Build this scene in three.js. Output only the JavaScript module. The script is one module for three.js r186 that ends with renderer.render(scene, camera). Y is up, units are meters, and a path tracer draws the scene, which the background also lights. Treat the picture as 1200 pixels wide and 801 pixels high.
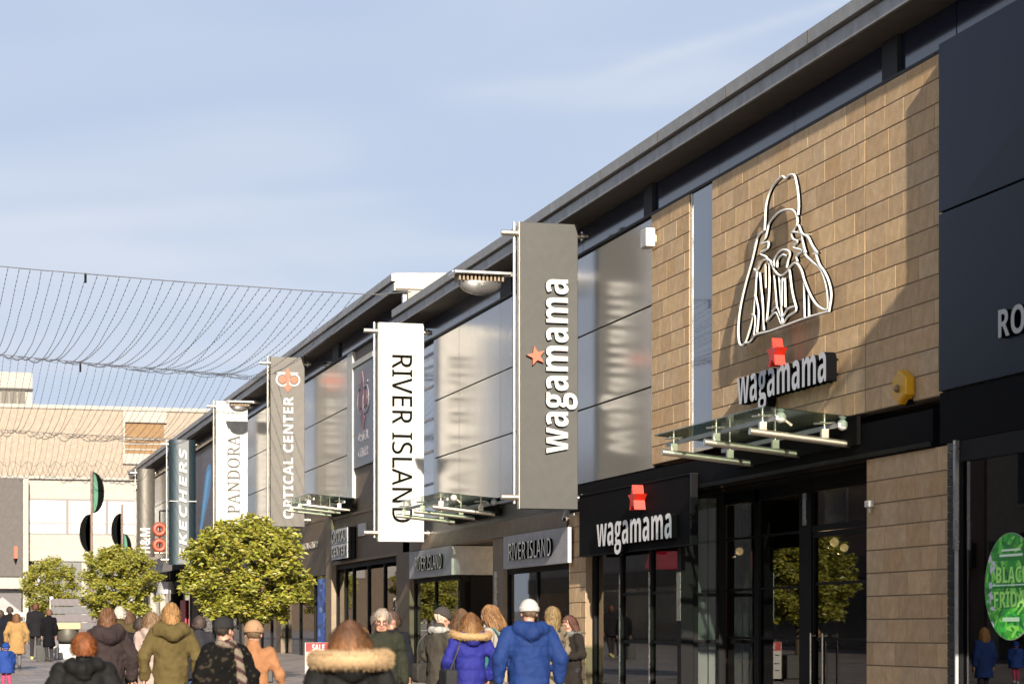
import * as THREE from 'three';
import { mergeGeometries } from 'three/addons/utils/BufferGeometryUtils.js';
import { FontLoader } from 'three/addons/loaders/FontLoader.js';
import { TextGeometry } from 'three/addons/geometries/TextGeometry.js';
import { RoundedBoxGeometry } from 'three/addons/geometries/RoundedBoxGeometry.js';
import { ImprovedNoise } from 'three/addons/math/ImprovedNoise.js';

// ------------------------------------------------------------ camera, sky, sun, exposure
// The street runs along -z ("d" below is the distance along it), the shop front stands at x = W.
const W = 12.2, EYE = 1.6;
const scene = new THREE.Scene();
const camera = new THREE.PerspectiveCamera(2 * Math.atan(400.5 / 2570) * 180 / Math.PI, 1200 / 801, 0.5, 1200);
camera.position.set(0, EYE, 0);
camera.rotation.set(0, -Math.atan(697 / 2570), 0);
camera.setViewOffset(1200, 801, 0, -337, 1200, 801);   // lens shifted upwards, verticals stay vertical
camera.focus = 38; camera.userData.fStop = 3.2;
camera.updateProjectionMatrix();

const SUN = new THREE.Vector3(-1, 3, 7.5).normalize();
const sun = new THREE.DirectionalLight(new THREE.Color(1.0, 0.885, 0.72), 5);
sun.position.copy(SUN).multiplyScalar(120).add(new THREE.Vector3(4, 0, -60));
sun.target.position.set(4, 0, -60); scene.add(sun, sun.target);
sun.castShadow = true; sun.shadow.mapSize.set(4096, 4096);
Object.assign(sun.shadow.camera, { left: -90, right: 90, top: 60, bottom: -60, near: 1, far: 320 });
const renderer = new THREE.WebGLRenderer({ antialias: true });
renderer.shadowMap.enabled = true;
renderer.toneMapping = THREE.LinearToneMapping;
renderer.toneMappingExposure = 3.0;

let seed = 7;
const rnd = () => { seed |= 0; seed = seed + 0x6D2B79F5 | 0; let t = Math.imul(seed ^ seed >>> 15, 1 | seed); t = t + Math.imul(t ^ t >>> 7, 61 | t) ^ t; return ((t ^ t >>> 14) >>> 0) / 4294967296; };
const rr = (a, b) => a + (b - a) * rnd();
const pn = new ImprovedNoise();
const fbm = (x, y, z, o = 4) => { let s = 0, a = .5; for (let i = 0; i < o; i++) { s += a * pn.noise(x, y, z + i * 7.3); x *= 2.03; y *= 2.03; z *= 2.03; a *= .5; } return s; };
const sm = (a, b, x) => { const t = Math.min(1, Math.max(0, (x - a) / (b - a))); return t * t * (3 - 2 * t); };

{ // pale winter sky with thin veils of high cloud and one old vapour trail
  const w = 2048, h = 1024, data = new Float32Array(w * h * 4), v = new THREE.Vector3();
  const A = new THREE.Vector3(), B = new THREE.Vector3(), N = new THREE.Vector3();
  const dirOf = (px, py) => new THREE.Vector3((px - 600) / 2570, (737 - py) / 2570, -1).applyEuler(camera.rotation).normalize();
  A.copy(dirOf(672, 98)); B.copy(dirOf(1010, -6)); N.crossVectors(A, B).normalize();
  const M = new THREE.Vector3().addVectors(A, B).normalize();
  for (let j = 0; j < h; j++) for (let i = 0; i < w; i++) {
    const el = ((j + .5) / h - .5) * Math.PI, az = ((i + .5) / w - .5) * 2 * Math.PI;
    v.set(Math.cos(el) * Math.cos(az), Math.sin(el), Math.cos(el) * Math.sin(az));
    const y = Math.max(0, v.y), t = Math.pow(y, .7);
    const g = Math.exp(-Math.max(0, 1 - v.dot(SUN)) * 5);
    let r = .212 - .085 * t, gg = .254 - .082 * t, b = .318 - .055 * t;
    const k = Math.exp(-y * 7); r += .052 * k; gg += .045 * k; b += .022 * k;
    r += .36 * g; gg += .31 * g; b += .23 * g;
    const q = 1 / (y + .11), cx = v.x * q, cz = v.z * q;
    const warp = fbm(cx * .9, cz * .9, 3.1, 3);
    let c = fbm(cx * .55 + warp * 1.3 + cz * .22, cz * .9 + warp, 9.7, 5);
    c = (sm(-.3, .45, c) * .5 + .36 * sm(-.1, .45, fbm(cx * .5 + cz * .6 + warp * .6, cz * 3.4 - cx * 1.5, 5.5, 5))) * sm(.0, .06, y); c = Math.min(1, c);
    const off = v.dot(N), along = v.dot(M);
    if (along > .99) { const s = Math.abs(off) / .0022, dx = v.clone().sub(M).dot(B.clone().sub(A).normalize()); c += .55 * Math.exp(-s * s) * sm(-.068, -.03, dx) * (.75 + .5 * fbm(dx * 60, off * 200, 1, 3)); }
    r += (.285 - r) * c; gg += (.303 - gg) * c; b += (.332 - b) * c;
    const o = (j * w + i) * 4; r *= .89; gg *= .885; b *= .895; data[o] = r; data[o + 1] = gg; data[o + 2] = b; data[o + 3] = 1;
  }
  const sky = new THREE.DataTexture(data, w, h, THREE.RGBAFormat, THREE.FloatType);
  sky.mapping = THREE.EquirectangularReflectionMapping; sky.magFilter = sky.minFilter = THREE.LinearFilter; sky.needsUpdate = true;
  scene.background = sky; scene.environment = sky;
}

// ------------------------------------------------------------ helpers
const ground = d => .0106 * d;
const names = new Map();
function numbered(name) { const n = names.get(name) ?? 0; names.set(name, n + 1); return n ? `${name}_${String(n).padStart(3, '0')}` : name; }
const origin = o => { const p = new THREE.Vector3(); for (let q = o; q && q !== scene; q = q.parent) p.add(q.position); return p; };
// a Group at the base of a thing; its parts are added with part()
function thing(name, label, category, x, y, d, group) {
  const o = new THREE.Group(); o.name = numbered(name); o.position.set(x, y, -d); scene.add(o);
  o.userData = { label, category }; if (group) o.userData.group = group;
  return o;
}
const arr = g => Array.isArray(g) ? g : [g];
function joined(gs) {
  const l = arr(gs).map(g => g.index ? g.toNonIndexed() : g);
  const keep = ['position', 'normal', 'uv'];
  for (const g of l) { for (const k of Object.keys(g.attributes)) if (!keep.includes(k)) g.deleteAttribute(k); if (!g.attributes.uv) g.setAttribute('uv', new THREE.BufferAttribute(new Float32Array(g.attributes.position.count * 2), 2)); }
  return l.length > 1 ? mergeGeometries(l) : l[0];
}
// geometry given in street coordinates becomes a named part of its parent
function part(name, geos, mat, parent = scene, label) {
  const g = joined(geos), o = origin(parent);
  let m;
  if (parent === scene) { g.computeBoundingBox(); const b = g.boundingBox; const c = new THREE.Vector3((b.min.x + b.max.x) / 2, b.min.y, (b.min.z + b.max.z) / 2); g.translate(-c.x, -c.y, -c.z); m = new THREE.Mesh(g, mat); m.position.copy(c); m.name = numbered(name); }
  else { g.translate(-o.x, -o.y, -o.z); m = new THREE.Mesh(g, mat); m.name = name; }
  if (label) m.userData.label = label;
  m.castShadow = m.receiveShadow = true; parent.add(m);
  return m;
}
// several pieces of one kind, each a part of its own
function parts(name, geos, mat, parent) { return geos.map(g => part(name, g, mat, parent)); }
function struct(name, geos, mat) { const m = part(name, geos, mat); m.userData.kind = 'structure'; return m; }
function tag(o, label, category, group) { o.userData.label = label; o.userData.category = category; if (group) o.userData.group = group; return o; }
// uv in metres from the position and the facing of each face
function metric(g, s = 1) {
  const n = g.index ? g.toNonIndexed() : g, p = n.attributes.position, m = n.attributes.normal, uv = new Float32Array(p.count * 2);
  for (let i = 0; i < p.count; i++) {
    const ax = Math.abs(m.getX(i)), ay = Math.abs(m.getY(i)), az = Math.abs(m.getZ(i));
    uv[2 * i] = s * (ax >= ay && ax >= az ? p.getZ(i) : p.getX(i)); uv[2 * i + 1] = s * (ay > ax && ay > az ? p.getZ(i) : p.getY(i));
  }
  n.setAttribute('uv', new THREE.BufferAttribute(uv, 2)); return n;
}
const box = (x0, x1, y0, y1, d0, d1) => metric(new THREE.BoxGeometry(Math.abs(x1 - x0), Math.abs(y1 - y0), Math.abs(d1 - d0)).translate((x0 + x1) / 2, (y0 + y1) / 2, -(d0 + d1) / 2));
const rbox = (x0, x1, y0, y1, d0, d1, r = .01) => metric(new RoundedBoxGeometry(Math.abs(x1 - x0), Math.abs(y1 - y0), Math.abs(d1 - d0), 2, r).translate((x0 + x1) / 2, (y0 + y1) / 2, -(d0 + d1) / 2));
const V = (x, y, d) => new THREE.Vector3(x, y, -d);
function rod(a, b, r, r2 = r, n = 12, caps = true) {
  const d = b.clone().sub(a), g = new THREE.CylinderGeometry(r2, r, d.length(), n, 1, !caps);
  return g.applyQuaternion(new THREE.Quaternion().setFromUnitVectors(new THREE.Vector3(0, 1, 0), d.clone().normalize())).translate(...a.clone().add(b).multiplyScalar(.5).toArray());
}
function profile(pts, d0, d1) { // an outline in (x, height) drawn out along the street
  const s = new THREE.Shape(pts.map(p => new THREE.Vector2(p[0], p[1])));
  return metric(new THREE.ExtrudeGeometry(s, { depth: d1 - d0, bevelEnabled: false }).translate(0, 0, -d1));
}
// a plane point on the shop front seen at column u of the survey photograph: distance along the street
const YAW = Math.atan(697 / 2570), CS = Math.cos(YAW), SN = Math.sin(YAW);
const Dat = (u, x = W) => { const k = (u + 97) * CS / 2570; return x * (1 / k - SN) / CS; };
const Hat = (u, v, x = W) => { const d = Dat(u, x); return EYE + (737 - v) / 2570 * (x * SN + d * CS); };

// ------------------------------------------------------------ textures and materials
function tex(w, h, fn, srgb, rx = 1, ry = 1) {
  const a = new Uint8Array(w * h * 4);
  for (let j = 0; j < h; j++) for (let i = 0; i < w; i++) { const c = fn(i / w, j / h), o = (j * w + i) * 4; const l = Array.isArray(c) ? c : [c, c, c]; for (let k = 0; k < 3; k++) a[o + k] = Math.max(0, Math.min(255, l[k] * 255)); a[o + 3] = 255; }
  const t = new THREE.DataTexture(a, w, h); t.wrapS = t.wrapT = THREE.RepeatWrapping; t.magFilter = THREE.LinearFilter; t.minFilter = THREE.LinearMipmapLinearFilter; t.generateMipmaps = true;
  if (srgb) t.colorSpace = THREE.SRGBColorSpace; t.repeat.set(rx, ry); t.needsUpdate = true; return t;
}
// noise that wraps round in x and y
const wrapN = (u, v, f, z, o = 4) => { const a = u * 2 * Math.PI, b = v * 2 * Math.PI, R = f / 6.283; return fbm(R * Math.cos(a) + 11 * z, R * Math.sin(a) + R * Math.cos(b) * .7, R * Math.sin(b) + z, o); };
function canvasTex(w, h, draw) { const c = document.createElement('canvas'); c.width = w; c.height = h; draw(c.getContext('2d'), w, h); const t = new THREE.CanvasTexture(c); t.colorSpace = THREE.SRGBColorSpace; t.magFilter = THREE.LinearFilter; return t; }
const lin = (r, g, b) => new THREE.Color().setRGB(r, g, b);
const std = (o) => new THREE.MeshStandardMaterial(o);
const stoneMap = tex(512, 512, (u, v) => { const a = wrapN(u, v, 9, 1), b = wrapN(u, v, 130, 4, 3), s = wrapN(u, v * .05, 90, 6, 3); const k = .86 + .12 * a + .22 * b + .04 * s; return [k, k * (.985 + .02 * s), k * (.965 + .05 * a)]; }, true, 1 / 1.3, 1 / 1.3);
const stoneBump = tex(512, 512, (u, v) => .5 + .5 * wrapN(u, v, 90, 2, 3) + .3 * wrapN(u, v, 14, 5, 3), false, 1 / 1.3, 1 / 1.3);
const stoneTone = [[.60, .415, .222], [.56, .385, .20], [.63, .44, .24], [.535, .36, .185], [.60, .405, .208], [.58, .415, .235], [.515, .355, .19], [.66, .455, .235], [.55, .36, .175]].map(c => [c[0] * .985, c[1] * 1.02, c[2] * 1.13]);
const stones = stoneTone.map(c => std({ color: lin(...c), map: stoneMap, bumpMap: stoneBump, bumpScale: .0022, roughness: .95 }));
const mortar = std({ color: lin(.17, .125, .08), roughness: 1, bumpMap: stoneBump, bumpScale: .004 });
const brushRough = tex(512, 256, (u, v) => .34 + .12 * wrapN(u, v * .02, 160, 3, 2) + .08 * wrapN(u, v, 4, 6, 3), false, 1 / 3, 1 / 3);
const waves = tex(256, 256, (u, v) => .5 + .55 * wrapN(u, v, 4, 2, 1), false, 1 / 4, 1 / 3);
const metalTone = [[.33, .32, .315], [.30, .293, .29], [.345, .335, .33]];
const panelMetal = metalTone.map(c => std({ color: lin(...c), metalness: 1, roughness: .62, roughnessMap: brushRough, bumpMap: waves, bumpScale: .0007 }));
const dust = tex(512, 512, (u, v) => { const k = .9 + .12 * wrapN(u, v, 12, 3, 5) + .07 * wrapN(u, v, 80, 1, 2); return [k, k, k]; }, true, .5, .5);
const dustR = tex(256, 256, (u, v) => .75 + .4 * wrapN(u, v, 10, 5, 5), false, .5, .5);
const M = {
  stainless: std({ color: lin(.58, .54, .46), metalness: 1, roughness: .36 }),
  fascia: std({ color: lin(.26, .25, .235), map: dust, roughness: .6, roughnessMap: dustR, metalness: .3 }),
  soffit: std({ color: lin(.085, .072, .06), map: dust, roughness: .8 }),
  roofing: std({ color: lin(.12, .12, .125), roughness: .9 }),
  joint: std({ color: lin(.008, .009, .011), roughness: .7 }),
  navyGlass: new THREE.MeshPhysicalMaterial({ color: lin(.010, .016, .034), roughness: .10, ior: 1.7, bumpMap: waves, bumpScale: .0015 }),
  navy: new THREE.MeshPhysicalMaterial({ color: lin(.0015, .0045, .014), roughness: .3, specularIntensity: .22, bumpMap: waves, bumpScale: .002 }),
  black: new THREE.MeshPhysicalMaterial({ color: lin(.0045, .0045, .006), roughness: .75, specularIntensity: .12, map: dust }),
  blackMatt: new THREE.MeshPhysicalMaterial({ color: lin(.006, .0055, .0055), roughness: .9, specularIntensity: .1 }),
  frame: new THREE.MeshPhysicalMaterial({ color: lin(.005, .005, .006), roughness: .6, specularIntensity: .2 }),
  silver: std({ color: lin(.45, .45, .45), metalness: .9, roughness: .38, roughnessMap: dustR }),
  glass: new THREE.MeshPhysicalMaterial({ color: lin(.80, .83, .82), transmission: 1, thickness: 0, roughness: .015, ior: 1.52 }),
  tinted: new THREE.MeshPhysicalMaterial({ color: lin(.34, .35, .34), transmission: 1, thickness: 0, roughness: .012, ior: 1.5 }),
  canopyGlass: new THREE.MeshPhysicalMaterial({ color: lin(.62, .72, .66), transmission: 1, thickness: 0, roughness: .08, ior: 1.52 }),
  blueGlass: new THREE.MeshPhysicalMaterial({ color: lin(.012, .02, .035), roughness: .06, clearcoat: 1, clearcoatRoughness: .02, ior: 1.6 }),
  signGrey: std({ color: lin(.0285, .0292, .0282), roughness: .6, metalness: .1, map: dust }),
  opticGrey: std({ color: lin(.07, .064, .057), roughness: .55, map: dust }),
  darkGrey: std({ color: lin(.03, .03, .032), roughness: .5, map: dust }),
  white: std({ color: lin(.42, .415, .40), roughness: .6, map: dust }),
  whiteLetter: std({ color: lin(.36, .36, .355), roughness: .6 }),
  letterReturn: new THREE.MeshPhysicalMaterial({ color: lin(.003, .003, .0035), roughness: .9, specularIntensity: .06 }),
  inkDark: new THREE.MeshPhysicalMaterial({ color: lin(.004, .004, .0035), roughness: .9, specularIntensity: .06 }),
  inkGrey: std({ color: lin(.035, .033, .030), roughness: .7 }),
  red: std({ color: lin(.42, .016, .006), roughness: .45 }),
  orange: std({ color: lin(.28, .055, .02), roughness: .5 }),
  yellow: std({ color: lin(.5, .26, .005), roughness: .4 }),
  brown: std({ color: lin(.125, .085, .052), roughness: .6, map: dust }),
  brownLight: std({ color: lin(.19, .14, .092), roughness: .65, map: dust }),
  signSteel: std({ color: lin(.34, .34, .36), roughness: .5, metalness: .25, map: dust }),
  cream: std({ color: lin(.255, .212, .172), roughness: .9, map: dust }),
  offWhite: std({ color: lin(.30, .28, .255), roughness: .85, map: dust }),
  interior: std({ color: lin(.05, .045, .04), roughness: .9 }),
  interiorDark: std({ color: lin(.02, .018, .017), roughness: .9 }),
  curtain: std({ color: lin(.15, .148, .148), roughness: .9 }),
};
const font = async f => new FontLoader().loadAsync(`fonts/droid/${f}.typeface.json`);
const bold = await font('droid_sans_bold'), regular = await font('droid_sans_regular'), serif = await font('droid_serif_regular');
// every letter as its own geometry, the word laid along +x with its baseline on y = 0, thickness towards +z
function letters(text, f, length, height, depth, gap = 0, slant = 0) {
  const out = []; let x = 0;
  for (const ch of text) {
    const adv = f.data.glyphs[ch] ? f.data.glyphs[ch].ha / f.data.resolution : .3;
    if (ch !== ' ') { const g = new TextGeometry(ch, { font: f, size: 1, depth: 1, curveSegments: 5, bevelEnabled: false }); g.translate(x, 0, 0); out.push(g); }
    x += adv + gap;
  }
  let x1 = 0, x0 = 9, y1 = 0; for (const g of out) { g.computeBoundingBox(); x0 = Math.min(x0, g.boundingBox.min.x); x1 = Math.max(x1, g.boundingBox.max.x); }
  const c = new TextGeometry(/[a-z]/.test(text) ? 'x' : 'H', { font: f, size: 1, depth: 1, bevelEnabled: false }); c.computeBoundingBox(); y1 = c.boundingBox.max.y;
  for (const g of out) { g.translate(-x0, 0, 0).scale(length / (x1 - x0), height / y1, depth); if (slant) g.applyMatrix4(new THREE.Matrix4().makeShear(0, 0, slant, 0, 0, 0)); }
  return out;
}
const basis = (x, y, z, o) => new THREE.Matrix4().makeBasis(x, y, z).setPosition(o);
const X = new THREE.Vector3(1, 0, 0), Y = new THREE.Vector3(0, 1, 0), Z = new THREE.Vector3(0, 0, 1), nX = X.clone().negate(), nY = Y.clone().negate();
const onWall = p => basis(Z, Y, nX, p);        // reads along the shop front, facing the street
const upBlade = p => basis(Y, nX, Z, p);       // reads upwards on a blade facing down the street
const downBlade = p => basis(nY, X, Z, p);     // reads downwards
function star(r, depth) { const s = new THREE.Shape(); for (let i = 0; i < 10; i++) { const a = Math.PI / 2 + i * Math.PI / 5, q = i % 2 ? r * .42 : r; s[i ? 'lineTo' : 'moveTo'](q * Math.cos(a), q * Math.sin(a)); } s.closePath(); return new THREE.ExtrudeGeometry(s, { depth, bevelEnabled: false }); }
const twoSided = (front, side) => [front, side];
// a letter mesh with a light face and a dark return: one geometry, two material groups
function letterParts(list, matrix, face, side, parent, name = 'letter') {
  for (const g of list) {
    const h = g.clone().applyMatrix4(matrix); const o = origin(parent); h.translate(-o.x, -o.y, -o.z);
    const m = new THREE.Mesh(h, side ? [face, side] : face); m.name = name; m.castShadow = m.receiveShadow = true; parent.add(m);
  }
}
// ------------------------------------------------------------ ground
{
  const paveMap = tex(1024, 1024, (u, v) => {
    const r = Math.floor(v * 12), row = v * 12 - r, s = u * 8 + (r % 2) * .5, cI = Math.floor(s), col = s - cI;
    const jn = (row < .035 || col < .025) ? .55 : 1, tone = .8 + .3 * (((cI % 8 + 8) % 8 * 37 + r * 91) % 17) / 17;
    const k = jn * tone * (.82 + .3 * wrapN(u, v, 40, 2, 4) + .25 * wrapN(u, v, 5, 6, 3)); return [k, k * .975, k * .96];
  }, true, 1 / 4.8, 1 / 4.8);
  const pave = std({ color: lin(.24, .215, .205), map: paveMap, roughness: .7, roughnessMap: dustR });
  const g = metric(new THREE.PlaneGeometry(700, 900, 4, 30).rotateX(-Math.PI / 2).translate(0, 0, -300));
  const p = g.attributes.position; for (let i = 0; i < p.count; i++) p.setY(i, ground(-p.getZ(i))); g.computeVertexNormals();
  const m = new THREE.Mesh(g, pave); m.name = 'paved_ground'; m.userData = { kind: 'structure', label: 'grey paved shopping street rising gently between the shops' }; m.receiveShadow = true; scene.add(m);
}
// ------------------------------------------------------------ the row of shops
// roof, soffit, high strip of dark glass and the wall behind, for one shop from d0 to d1, dy above the first ones
function upper(b, d0, d1, dy, mullions) {
  const H = y => y + dy, e = .004;
  d0 += e; d1 -= e;
  const roof = part('roof', profile([[11.8, H(9.83)], [11.8, H(9.64)], [11.9, H(9.64)], [11.9, H(9.60)], [11.87, H(9.60)], [11.87, H(9.40)], [11.92, H(9.40)], [11.92, H(9.46)], [20, H(9.46)], [20, H(10.2)], [11.9, H(9.85)]], d0, d1), M.fascia, b);
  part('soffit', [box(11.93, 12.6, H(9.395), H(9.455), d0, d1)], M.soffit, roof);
  const n = Math.max(1, Math.round((d1 - d0) / 3.2));
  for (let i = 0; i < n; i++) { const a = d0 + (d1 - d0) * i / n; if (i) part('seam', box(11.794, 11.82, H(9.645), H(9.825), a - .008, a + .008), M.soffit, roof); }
  part('wall_core', [box(12.6, 20, H(4.5), H(9.45), d0, d1)], M.interior, b);
  // strip of dark glass panels
  const cut = [d0, ...mullions.flatMap(m => [m[0], m[1]]), d1];
  for (let i = 0; i < cut.length; i += 2) { const a = cut[i], z = cut[i + 1]; const k = Math.max(1, Math.round((z - a) / 3.3)); for (let j = 0; j < k; j++) part('clerestory_panel', box(12.44, 12.50, H(8.76), H(9.39), a + (z - a) * j / k + .006, a + (z - a) * (j + 1) / k - .006), M.navyGlass, b); }
  for (const m of mullions) part('mullion', box(12.38, 12.54, H(8.75), H(9.39), m[0], m[1]), M.joint, b);
  part('sill', box(12.15, 12.6, H(8.705), H(8.745), d0, d1), M.joint, b);
}
function metalPanels(b, joints, dy, rows = [4.36, 5.78, 7.18, 8.69]) {
  part('backing', box(12.25, 12.6, rows[0] + dy, rows[3] + dy, joints[0], joints.at(-1)), M.joint, b);
  for (let i = 0; i + 1 < joints.length; i++) for (let r = 0; r < 3; r++)
    part('metal_panel', rbox(12.2, 12.24, rows[r] + dy + .014, rows[r + 1] + dy - .014, joints[i] + .007, joints[i + 1] - .007, .006), panelMetal[Math.floor(rnd() * 3)], b);
}
// coursed stone, each block a part; rows of one height, lengths of two kinds
const blockCache = new Map();
function blockGeo(len, h, v) {
  const key = `${len.toFixed(3)}_${h.toFixed(3)}_${v}`; if (blockCache.has(key)) return blockCache.get(key);
  const t = .05, c = .002, x0 = -t, hz = len / 2, q = [];
  const face = (a, b, cc, d) => q.push(a, b, cc, a, cc, d);
  const F = [[x0, c, hz - c], [x0, c, -hz + c], [x0, h - c, -hz + c], [x0, h - c, hz - c]];
  const S = [[x0 + c, 0, hz], [x0 + c, 0, -hz], [x0 + c, h, -hz], [x0 + c, h, hz]];
  const Bk = S.map(p => [0, p[1], p[2]]);
  face(F[0], F[3], F[2], F[1]);
  for (let i = 0; i < 4; i++) { const j = (i + 1) % 4; face(F[i], F[j], S[j], S[i]); face(S[i], S[j], Bk[j], Bk[i]); }
  const g = new THREE.BufferGeometry(); g.setAttribute('position', new THREE.Float32BufferAttribute(q.flat(), 3)); g.computeVertexNormals();
  const m = metric(g); const uv = m.attributes.uv; for (let i = 0; i < uv.count; i++) uv.setXY(i, uv.getX(i) + v * .37, uv.getY(i) + v * .61);
  blockCache.set(key, m); return m;
}
function stoneWall(parent, d0, d1, y0, y1, x = W, rowH = .302, name = 'stone_block', lens = [.44, .66, .66, .56]) {
  part('wall', box(x - .043, x + .2, y0, y1, d0, d1), mortar, parent);
  const o = origin(parent), rows = Math.round((y1 - y0) / rowH), rh = (y1 - y0) / rows;
  for (let r = 0; r < rows; r++) {
    let d = d0; let first = true;
    while (d < d1 - .02) {
      let L = first ? [.22, .44, .62, .33][(r * 3 + Math.round(d0)) % 4] : lens[Math.floor(rnd() * lens.length)];
      first = false; if (d + L > d1 - .2) L = d1 - d; L = Math.min(L, d1 - d);
      const m = new THREE.Mesh(blockGeo(Math.round((L - .011) * 1000) / 1000, rh - .017, Math.floor(rnd() * 9)), stones[Math.floor(rnd() * stones.length)]);
      m.name = name; m.position.set(x + rr(-.0012, .0012) - o.x, y0 + r * rh + .0085 - o.y, -(d + L / 2) - o.z);
      m.castShadow = m.receiveShadow = true; parent.add(m); d += L;
    }
  }
}
function shell(b, d0, d1, top, x0 = 12.6, depth = 4.5, mat = M.interior) { // the room behind a shop window
  const g = ground((d0 + d1) / 2) - .05;
  part('interior', [box(x0 + depth, x0 + depth + .1, g, top, d0, d1), box(x0, x0 + depth, top, top + .1, d0, d1), box(x0, x0 + depth, g, top, d0 - .1, d0), box(x0, x0 + depth, g, top, d1, d1 + .1), box(x0, x0 + depth, g - .1, g, d0, d1)], mat, b);
}
function pane(b, d0, d1, y0, y1, x, mat = M.tinted) { return part('glass_pane', box(x - .004, x + .004, y0, y1, d0, d1), mat, b); }

// 1 the navy shop at the near end
{
  const b = thing('navy_shop_building', 'navy panelled shop with white letters and a green poster in its dark window', 'shop', W, 0, 24);
  const NE = Dat(1100, 11.98), PE = Dat(1110, 12.01); upper(b, 9, 24.79, 0, [[10.2, 10.55], [17.2, 17.55]]);
  const xs = [9, 12.7, 16.4, 20.1, NE];
  part('backing', box(12.03, 12.6, 4.48, 8.72, 9, NE - .01), M.joint, b);
  for (let i = 0; i < 4; i++) for (const [a, z] of [[4.48, 6.65], [6.65, 8.72]]) part('navy_panel', rbox(11.98, 12.03, a + .012, z - .012, xs[i] + .01, xs[i + 1] - .01, .006), M.navy, b);
  const d = Dat(1172, 11.93);
  letterParts(letters('RO', bold, .62, .315, .07), onWall(V(11.98, Hat(1172, 395.5, 11.93), d)), M.whiteLetter, M.letterReturn, b);
  part('fascia', box(12.0, 12.42, 3.86, 4.47, 9, NE), M.black, b);
  const w = Dat(1124, 12.0), y0 = ground(20) + .1;
  parts('window_frame', [box(11.99, 12.08, y0, 3.85, w - .05, w + .05), box(11.99, 12.08, 3.6, 3.85, 9, w - .06), box(11.99, 12.08, y0, y0 + .2, 9, w - .06), ...[20.2, 16.6, 13].map(q => box(11.99, 12.08, y0 + .21, 3.59, q - .04, q + .04))], M.frame, b);
  part('corner_strip', box(11.94, 11.989, 2.55, 3.86, w - .03, w + .03), M.silver, b);
  part('corner_strip', box(11.95, 11.989, y0, 2.545, w - .012, w + .012), M.signSteel, b);
  const tile = [0, 1].map(i => std({ color: lin(.009 + .005 * i, .012 + .006 * i, .011), roughness: .25 }));
  part('pilaster', box(12.03, 12.4, y0 - .1, 3.855, w + .07, PE), M.joint, b);
  for (let k = 0, y = y0 - .1; y < 3.8; y += .104, k++) part('glazed_tile', rbox(12.01, 12.05, y + .004, Math.min(3.855, y + .1), w + .08, PE - .01, .004), tile[k % 2], b);
  pane(b, 9, 13, y0 + .2, 3.6, 12.04); pane(b, 13, 16.6, y0 + .2, 3.6, 12.04); pane(b, 16.6, 20.2, y0 + .2, 3.6, 12.04); pane(b, 20.2, w - .05, y0 + .2, 3.6, 12.04);
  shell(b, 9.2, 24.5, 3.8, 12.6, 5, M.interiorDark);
  for (let i = 0; i < 5; i++) part('ceiling_lamp', new THREE.SphereGeometry(.035, 10, 8).translate(13.6 + (i % 3) * .9, 3.55, -(20.4 + i * .75)), std({ color: 0x222222, emissive: lin(1, .75, .4), emissiveIntensity: .35 }), b);
  part('clothes_rail', [rod(V(14, 1.75, 20.5), V(14, 1.75, 23.8), .02), rod(V(14, .2, 20.5), V(14, 1.75, 20.5), .02), rod(V(14, .2, 23.8), V(14, 1.75, 23.8), .02)], M.stainless, b);
  // round green window poster
  const poster = canvasTex(512, 512, (c, w2, h) => {
    c.fillStyle = '#1f8f2d'; c.fillRect(0, 0, w2, h);
    for (let i = 0; i < 260; i++) { const x = rnd() * w2, y = rnd() * h, l = 20 + rnd() * 50; c.save(); c.translate(x, y); c.rotate(rnd() * 6.3); c.fillStyle = ['#2fae3c', '#147a26', '#5cc23a', '#0d5f22', '#7fd050', '#3a9c28'][Math.floor(rnd() * 6)]; c.beginPath(); c.ellipse(0, 0, l, l * .22, 0, 0, 7); c.fill(); c.restore(); }
    for (let i = 0; i < 26; i++) { c.save(); c.translate(30 + rnd() * 70, 110 + rnd() * 330); c.rotate(rnd() * 3); c.fillStyle = '#c9c3d6'; c.beginPath(); c.ellipse(0, 0, 6 + rnd() * 22, 4 + rnd() * 8, 0, 0, 7); c.fill(); c.restore(); }
    c.fillStyle = '#157d2b'; c.fillRect(120, 96, 300, 36); c.fillStyle = '#d5ead0'; c.textAlign = 'center'; c.fillRect(150, 100, 230, 12); c.fillRect(170, 76, 190, 10);
    c.font = 'bold 108px sans-serif'; c.fillStyle = '#0e5a1e'; c.fillText('BLACK', 279, 243); c.fillText('FRIDAY', 279, 361); c.fillStyle = '#a5ea74'; c.fillText('BLACK', 275, 238); c.fillText('FRIDAY', 275, 356); c.fillStyle = '#0e6420'; c.fillRect(90, 256, 350, 8); c.fillStyle = '#c8ead0'; c.fillRect(80, 246, 360, 6); c.fillStyle = '#a9cfae'; c.fillRect(180, 404, 170, 20);
  });
  const pd = Dat(1155, 11.96) - .61, g = new THREE.CylinderGeometry(.61, .61, .012, 64).rotateZ(Math.PI / 2);
  const cap = new THREE.CircleGeometry(.605, 64).applyMatrix4(onWall(V(11.953, Hat(1193, 686, 11.96), pd)));
  const t = thing('window_poster', 'round green poster with pale lettering on the dark shop window', 'poster', 11.96, 1.4, pd);
  part('card', g.translate(11.96, Hat(1193, 686, 11.96), -pd), M.white, t); part('print', cap, std({ map: poster, roughness: .5 }), t);
}
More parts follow.
